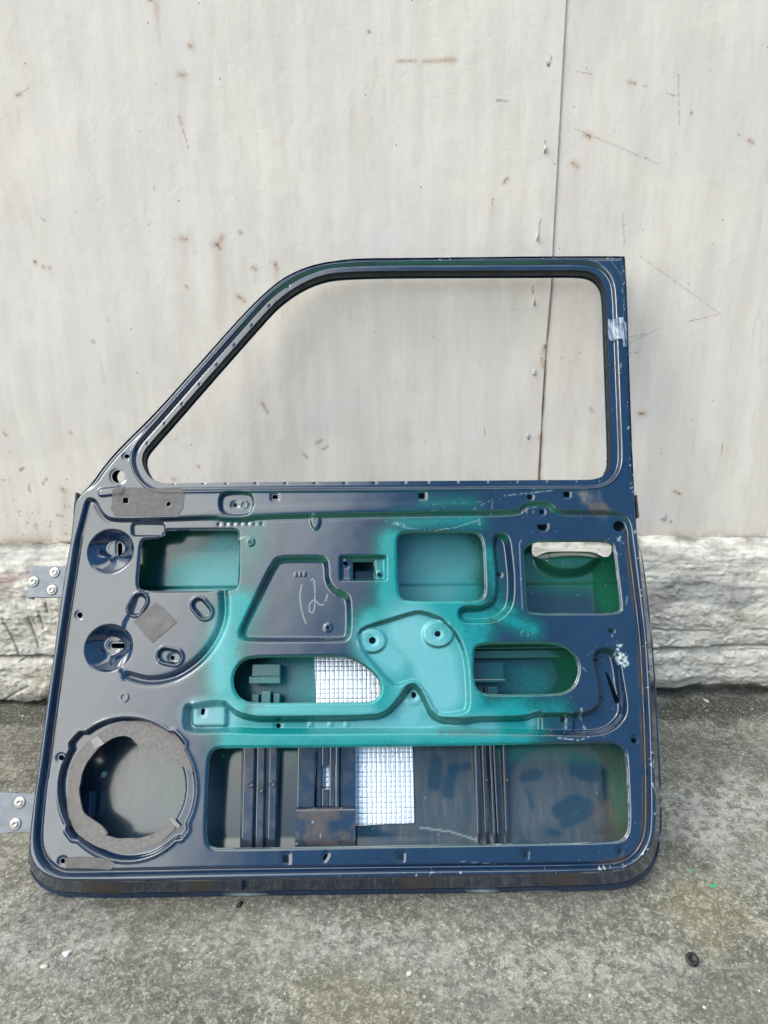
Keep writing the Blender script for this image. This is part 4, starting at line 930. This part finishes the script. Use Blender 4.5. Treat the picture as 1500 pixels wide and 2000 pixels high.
sticker('tape_patch', [(128,1676),(150,1673.5),(212,1676),(227,1688),(215,1699),(180,1696),(130,1694),(126,1686)], -.0075, .0016, plain('grey_strip_tape', (.15, .14, .14), .8, 0, .12, 50, .4), 'grey strip of old tape near the bottom corner', (), .0008)
# clear tape on the window pillar
mt = Mat('clear_tape'); nn = mt.noise(60, 5, .65, stretch=(2, .5, 1)); mt.set(Base_Color=mt.mix(mt.mr(nn, .35, .65), (.10, .17, .30), (.52, .60, .68)), Roughness=.22, Alpha=mt.mr(nn, .3, .7, .45, .82))
mt.bump(nn, .6, .003); M_CT = mt.m
o = sticker('clear_tape', [(1191,624),(1205,622),(1217,620),(1218,628),(1223.5,629),(1226,676),(1217,677),(1216,663),(1195,665),(1192,664)], 0, .0022, M_CT, 'strip of clear tape round the rear window pillar', (), .0016)
b = MB(); q = [uv(1188, 623, -.004), uv(1190, 664, -.004)]
x0 = float(np.interp(.5, [0, 1], [q[0][0], q[1][0]]))
wrap = []
for k in range(9):
    tt = k / 8; y_ = 624 + 40 * tt; pu, pv = uv(1188.2 + tt * 1.4, y_, -.004); wrap.append((pu, pv))
v_ = []; f_ = []
for k, (pu, pv) in enumerate(wrap):
    jj = .0006 * math.sin(k * 2.3)
    v_ += [(pu + .004, pv, -.0022), (pu - .0012 + jj, pv, -.0028), (pu - .0012 - jj, pv, -.012), (pu - .001 + jj, pv, -.022)]
for k in range(8):
    for c in range(3): f_.append((k * 4 + c, k * 4 + c + 1, k * 4 + c + 5, k * 4 + c + 4))
o2 = build('tape_fold', v_, f_, M_CT, o, True); o2.location = (0, 0, 0)
sm = o2.modifiers.new('thick', 'SOLIDIFY'); sm.thickness = .0004

# ---- hinges with bolts
M_HINGE = plain('dusty_navy_hinge', (.24, .26, .30), .5, .0, .12, 60, .2)
M_BOLT = plain('worn_steel_bolt', (.62, .60, .55), .38, .7, .15, 150, .2); M_SOCKET = plain('dark_bolt_socket', (.10, .07, .05), .7)
def hinge(pts, bend, bolts, label):
    w = -.028; P = uvs(pts, w); b = MB(); b.prism([tuple(q) for q in P], w - .007, w)
    if bend: b.prism([tuple(q) for q in uvs(bend, w - .008)], w - .030, w - .008)
    h = b.out('hinge', M_HINGE, door); h['label'] = label; bevel(h, .0012)
    for q in bolts:
        c = uv(*q, w); m = MB(); m.lathe([(.0098, .0002), (.0096, .0016), (.0078, .0026), (.0066, .0022), (.0056, .0040), (.0042, .0046), (.0030, .0044), (.0028, .0030), (.0001, .0030)], c[0], c[1], w, 24)
        bo = m.out('bolt', M_BOLT, h, True)
    return h
hinge([(62,1105),(142,1106),(136,1167),(54,1167)], [(51,1167),(60,1104),(66,1104),(57,1168)], [(66,1136),(107,1118),(102,1152)], 'upper hinge plate with three bolts')
hinge([(22,1549),(80,1551),(76,1627),(16,1626)], [(-12,1547),(24,1549),(18,1628),(-20,1627)], [(39,1567),(30.5,1609)], 'lower hinge plate with two bolts')

M_RUBS = plain('dark_screw', (.05, .06, .075), .4, .2, .1, 120)
# ---- things fixed between the skin and the panel
pm = lambda o, a=(0, 0, .25), b=(0, 0, 0): flat_attr(o, a, b)
def boxpx(b, x0, y0, x1, y1, w0, w1):
    (a0, b0), (a1, b1) = uv(x0, y1, w1), uv(x1, y0, w1); b.box((a0, b0, w0), (a1, b1, w1))
b = MB(); boxpx(b, 491, 1296, 548, 1322, -.088, -.052); boxpx(b, 485, 1320, 548, 1336, -.060, -.047)
boxpx(b, 490, 1356, 506, 1385, -.085, -.060); boxpx(b, 509, 1350, 529, 1385, -.082, -.050); boxpx(b, 532, 1354, 547, 1385, -.085, -.060)
pm(bevel(b.out('lock_rod_bracket', M_PAINT, door), .0016), (.55, .12, .1), (.2, 0, 0))
b = MB(); boxpx(b, 925, 1292, 983, 1328, -.088, -.055); boxpx(b, 925, 1326, 988, 1334, -.066, -.050); boxpx(b, 952, 1341, 972, 1372, -.085, -.058)
pm(bevel(b.out('lock_rod_bracket', M_PAINT, door), .0016), (.25, 0, .1), (.3, 0, 0))
b = MB(); boxpx(b, 905, 1262, 1150, 1268, -.080, -.046); boxpx(b, 905, 1268, 1150, 1286, -.080, -.062)
pm(bevel(b.out('stiffener_rail', M_PAINT, door), .0015), (.1, 0, .25), (.9, 0, 0))
# vertical channel with three ribs, screws
def vbar(b, xt, xb, half, w0, w1, y0=1452, y1=1662):
    for k in range(1):
        t0 = uv(xt - half, y0, w1); t1 = uv(xt + half, y0, w1); q0 = uv(xb - half, y1, w1); q1 = uv(xb + half, y1, w1)
        b.prism([t0, t1, q1, q0], w0, w1)
b = MB(); vbar(b, 487, 482, 11, -.082, -.052); vbar(b, 510, 506, 8, -.078, -.056); vbar(b, 534, 530, 8, -.082, -.052); vbar(b, 508, 504, 36, -.084, -.066)
ch = pm(bevel(b.out('window_channel', M_PAINT, door), .0022, 3), (0, 0, .42))
for q in ((489.5, 1532, -.052), (509, 1543, -.056), (532, 1531, -.052)):
    c = uv(*q); m = MB(); m.lathe([(.0058, 0), (.0056, .0014), (.004, .0022), (.0026, .0010), (.0001, .001)], c[0], c[1], q[2], 16); m.out('screw', M_RUBS, ch, True)
b = MB(); vbar(b, 599, 597, 17, -.084, -.047, 1452, 1578); vbar(b, 635, 634, 15, -.070, -.056, 1452, 1578) if False else None
# bracket plate built round its slot
boxpx(b, 617, 1452, 628.5, 1578, -.062, -.056); boxpx(b, 643, 1452, 655, 1578, -.062, -.056); boxpx(b, 628.5, 1452, 643, 1497, -.062, -.056); boxpx(b, 628.5, 1541, 643, 1578, -.062, -.056)
boxpx(b, 655, 1452, 663, 1578, -.075, -.048); boxpx(b, 663, 1452, 694, 1578, -.084, -.056)
br = pm(bevel(b.out('window_regulator_bracket', M_PAINT, door), .0018, 2), (0, 0, .30))
b = MB(); boxpx(b, 577, 1577, 695, 1665, -.062, -.043); lowp = b.out('bracket_foot', M_PAINT, br)
bm_u = np.arange(uv(577, 1600, -.041)[0], uv(695, 1600, -.041)[0], .0018); bm_v = np.arange(uv(600, 1665, -.041)[1], uv(600, 1577, -.041)[1], .0018)
XX, YY = np.meshgrid(bm_u, bm_v, indexing='ij'); nnn = fbm(XX, YY, 26, 4, 970, .6)
bpy.data.objects.remove(lowp)
clip_mesh('bracket_foot', bm_u, bm_v, -.0425 + (nnn - .5) * .001 - .004 * sstep(bm_v[-1] - .004, bm_v[-1], YY), np.full(XX.shape, 1.), .0, M_PAINT, br,
          {'maskA': np.stack([XX * 0, XX * 0, XX * 0 + .25], -1), 'maskB': np.stack([XX * 0, .4 * (fbm(XX, YY, 150, 2, 975) > .84), np.clip(.50 * sstep(.36, .62, nnn), 0, 1)], -1)})
# right-hand pair of thin ribs
b = MB(); vbar(b, 930, 936, 2.5, -.084, -.066); vbar(b, 945, 953, 4, -.084, -.074); vbar(b, 958, 968, 2.4, -.084, -.058); vbar(b, 965, 975, 2.0, -.084, -.062); vbar(b, 985, 992, 3, -.084, -.074)
rr = pm(bevel(b.out('glass_run_rib', M_PAINT, door), .0010, 2), (0, 0, .35))
for q in ((951, 1524), (971, 1534), (992, 1524)):
    c = uv(*q, -.070); m = MB(); m.lathe([(.0036, -.004), (.0036, .0012), (.002, .002), (.0001, .002)], c[0], c[1], -.070, 12); m.out('screw', M_RUBS, rr, True)
# metal bracket in the speaker cavity
b = MB(); boxpx(b, 150, 1546, 178, 1600, -.080, -.052); pm(bevel(b.out('cavity_bracket', M_PAINT, door), .001), (0, 0, .05))
# dark inner stop rubber at the rear edge and the front edge
M_RUB = plain('black_rubber', (.012, .012, .013), .45, 0, .2, 120, .15)
b = MB(); c0 = uv(1244, 968, -.02); c1 = uv(1247, 1012, -.02); b.box((c0[0] - .006, c1[1], -.034), (c0[0] - .0018, c0[1], -.012)); bevel(b.out('edge_buffer', M_RUB, door), .002)
b = MB(); c0 = uv(147, 962, -.012); c1 = uv(143, 1004, -.012); b.box((c1[0] + .0, c1[1], -.034), (c1[0] + .006, c0[1], -.010)); bevel(b.out('edge_buffer', M_RUB, door), .002)

# ---- silver foil pad stuck to the skin
def foil():
    pts = [(612,1262),(803,1262),(806,1450),(809,1607),(697,1612),(625,1614),(620,1450)]
    w = -.086; P = uvs(pts, w); a, c = P.min(0) - .002, P.max(0) + .002; st = .00115
    u_ = np.arange(a[0], c[0], st); v_ = np.arange(a[1], c[1], st); XX, YY = np.meshgrid(u_, v_, indexing='ij'); cell = .0086
    jx = (fbm(XX, YY, 18, 2, 981) - .5) * .0012; jy = (fbm(XX, YY, 18, 2, 982) - .5) * .0012
    gx_, gy_ = np.abs(((XX + jx) / cell) % 1 - .5), np.abs(((YY + jy) / cell) % 1 - .5)
    rid = np.maximum(sstep(.40, .5, gx_), sstep(.40, .5, gy_))
    base = np.vectorize(skin_depth)(v_)[None, :] + 0 * XX
    base = base - .0022 * sstep(.0015, -.0015, YY - uv(600, 1144, wS)[1])
    cellr = vnoise(np.floor((XX + jx) / cell + .5) * .73, np.floor((YY + jy) / cell + .5) * .91, 983)
    hh = base + .0038 - .0006 * rid + (fbm(XX, YY, 12, 3, 984) - .5) * .0007 + (cellr - .5) * (((XX + jx) / cell) % 1 - .5) * .0005
    m = Mat('silver_foil'); rr_, _, _ = m.attr('maskA')
    m.set(Base_Color=m.mix(rr_, (.90, .92, .95), (.34, .36, .39)), Metallic=.85, Roughness=m.fmix(rr_, .30, .5))
    f = clip_mesh('foil_pad', u_, v_, hh, sdf(XX, YY, P, 1.), .003, m.m, door, {'maskA': np.stack([rid, rid, rid], -1)}); f['label'] = 'quilted silver foil pad stuck inside the outer skin'
foil()

# ------------------------------------------------------------------ small things lying about
def ground_loc(px, py, dz=0): x, y = gpt(px, py); return (x, y, float(gz(x, y)) + dz)
b = MB(); b.lathe([(.0065, 0), (.0068, .0035), (.0045, .0042), (.0045, .0065), (.0092, .0070), (.0098, .0085), (.0090, .0100), (.0050, .0104), (.0042, .0090), (.0001, .0088)], n=28)
plug = b.out('rubber_plug', M_RUB, None, True); plug.location = ground_loc(1350, 1872, .0005); plug.rotation_euler = (math.radians(24), math.radians(-14), .4)
tag(plug, 'small round black rubber plug lying on the concrete', 'plug')
def blob(name, px, py, r, sq, mat, label, cat, seed, grp=None, up_=0.0):
    import bmesh
    bm = bmesh.new(); bmesh.ops.create_icosphere(bm, subdivisions=3, radius=1)
    rr = np.random.default_rng(seed); ph = rr.random(6) * 6
    for v in bm.verts:
        x, y, z = v.co; k = 1 + .22 * math.sin(3 * x + ph[0]) * math.cos(2.5 * y + ph[1]) + .14 * math.sin(5 * z + ph[2] + 4 * x) + .10 * math.sin(7 * y + ph[3])
        v.co = Vector((x * r * k, y * r * k * sq[0], z * r * k * sq[1]))
    me = bpy.data.meshes.new(name); bm.to_mesh(me); bm.free(); o = link(name, me, mat); o.location = ground_loc(px, py, r * sq[1] * .45 + up_); o.rotation_euler = (0, 0, ph[4])
    return tag(o, label, cat, grp)
M_GC = plain('green_paint_chip', (.03, .38, .18), .5, 0, .1, 200); M_WS = plain('white_plaster', (.74, .73, .70), .8, 0, .1, 120)
blob('paint_chip', 1393, 1729, .0052, (.8, .22), M_GC, 'larger green paint chip on the concrete right of the door', 'paint chip', 3)
blob('paint_chip', 1351, 1698, .0040, (.7, .22), M_GC, 'smaller green paint chip nearer the door corner', 'paint chip', 4)
blob('plaster_crumb', 130, 1860, .0062, (.75, .5), M_WS, 'white plaster crumb on the concrete in front of the door', 'plaster crumb', 5)
blob('plaster_crumb', 86, 1883, .0056, (.7, .35), plain('cream_plaster', (.58, .56, .50), .85), 'duller cream plaster crumb left of the white one', 'plaster crumb', 6)
blob('plaster_crumb', 1379, 1371, .0085, (.35, .3), M_WS, 'white sliver of plaster at the foot of the plinth', 'plaster crumb', 8)
blob('dark_pebble', 468, 1766, .0068, (.55, .4), plain('black_pebble', (.012, .013, .012), .5), 'black pebble just below the door bottom edge', 'pebble', 9)
blob('pale_pebble', 799, 1898, .0046, (.8, .6), plain('pale_pebble_stone', (.66, .64, .58), .8), 'pale round pebble on the concrete near the middle', 'pebble', 11)
blob('pale_pebble', 1377, 1962, .0030, (.8, .6), plain('tiny_pebble_stone', (.70, .68, .62), .8), 'tiny pale pebble in the lower right foreground', 'pebble', 12)
# loose grit: far too many grains to count
gv, gf, ga = [], [], []; rg = np.random.default_rng(41)
for k in range(1500):
    if k < 1150: x, y = rg.uniform(-.95, .95), rg.uniform(.52, 1.55)
    else: x, y = rg.uniform(-1.0, 1.0), 1.545 - abs(rg.normal(0, .035))
    if abs(x + .06) < .62 and .93 < y < 1.40: continue
    r = rg.uniform(.0007, .0019) * (1.5 if rg.random() < .06 else 1); z = float(gz(x, y)) + r * .25; n_ = len(gv); a0 = rg.uniform(0, 6.28); sq = rg.uniform(.45, .8)
    ring = [(x + r * rg.uniform(.75, 1.2) * math.cos(a0 + i * 1.257), y + r * rg.uniform(.75, 1.2) * math.sin(a0 + i * 1.257)) for i in range(5)]
    gv += [(px_, py2, z - r * .4) for px_, py2 in ring] + [(x + (px_ - x) * .75, y + (py2 - y) * .75, z + r * sq * rg.uniform(.4, .7)) for px_, py2 in ring] + [(x, y, z + r * sq)]
    gf += [(n_ + i, n_ + (i + 1) % 5, n_ + 5 + (i + 1) % 5, n_ + 5 + i) for i in range(5)] + [(n_ + 5 + i, n_ + 5 + (i + 1) % 5, n_ + 10) for i in range(5)]
    t = rg.random(); ga += [[t, t, t]] * 11
mg = Mat('mixed_grit'); q_, _, _ = mg.attr('maskA'); mg.set(Base_Color=mg.mix(mg.mr(q_, .35, 1.0), (0.10, 0.095, 0.08), (0.62, 0.60, 0.54)), Roughness=.85)
grit = build('grit', gv, gf, mg.m, None, False, {'maskA': np.array(ga)})
tag(grit, 'loose sandy grit scattered over the concrete', kind='stuff')
print('door top front Y', uv(900, 501), 'wallY', WALL_Y, (ORG + V * uv(900, 501)[1])[1])
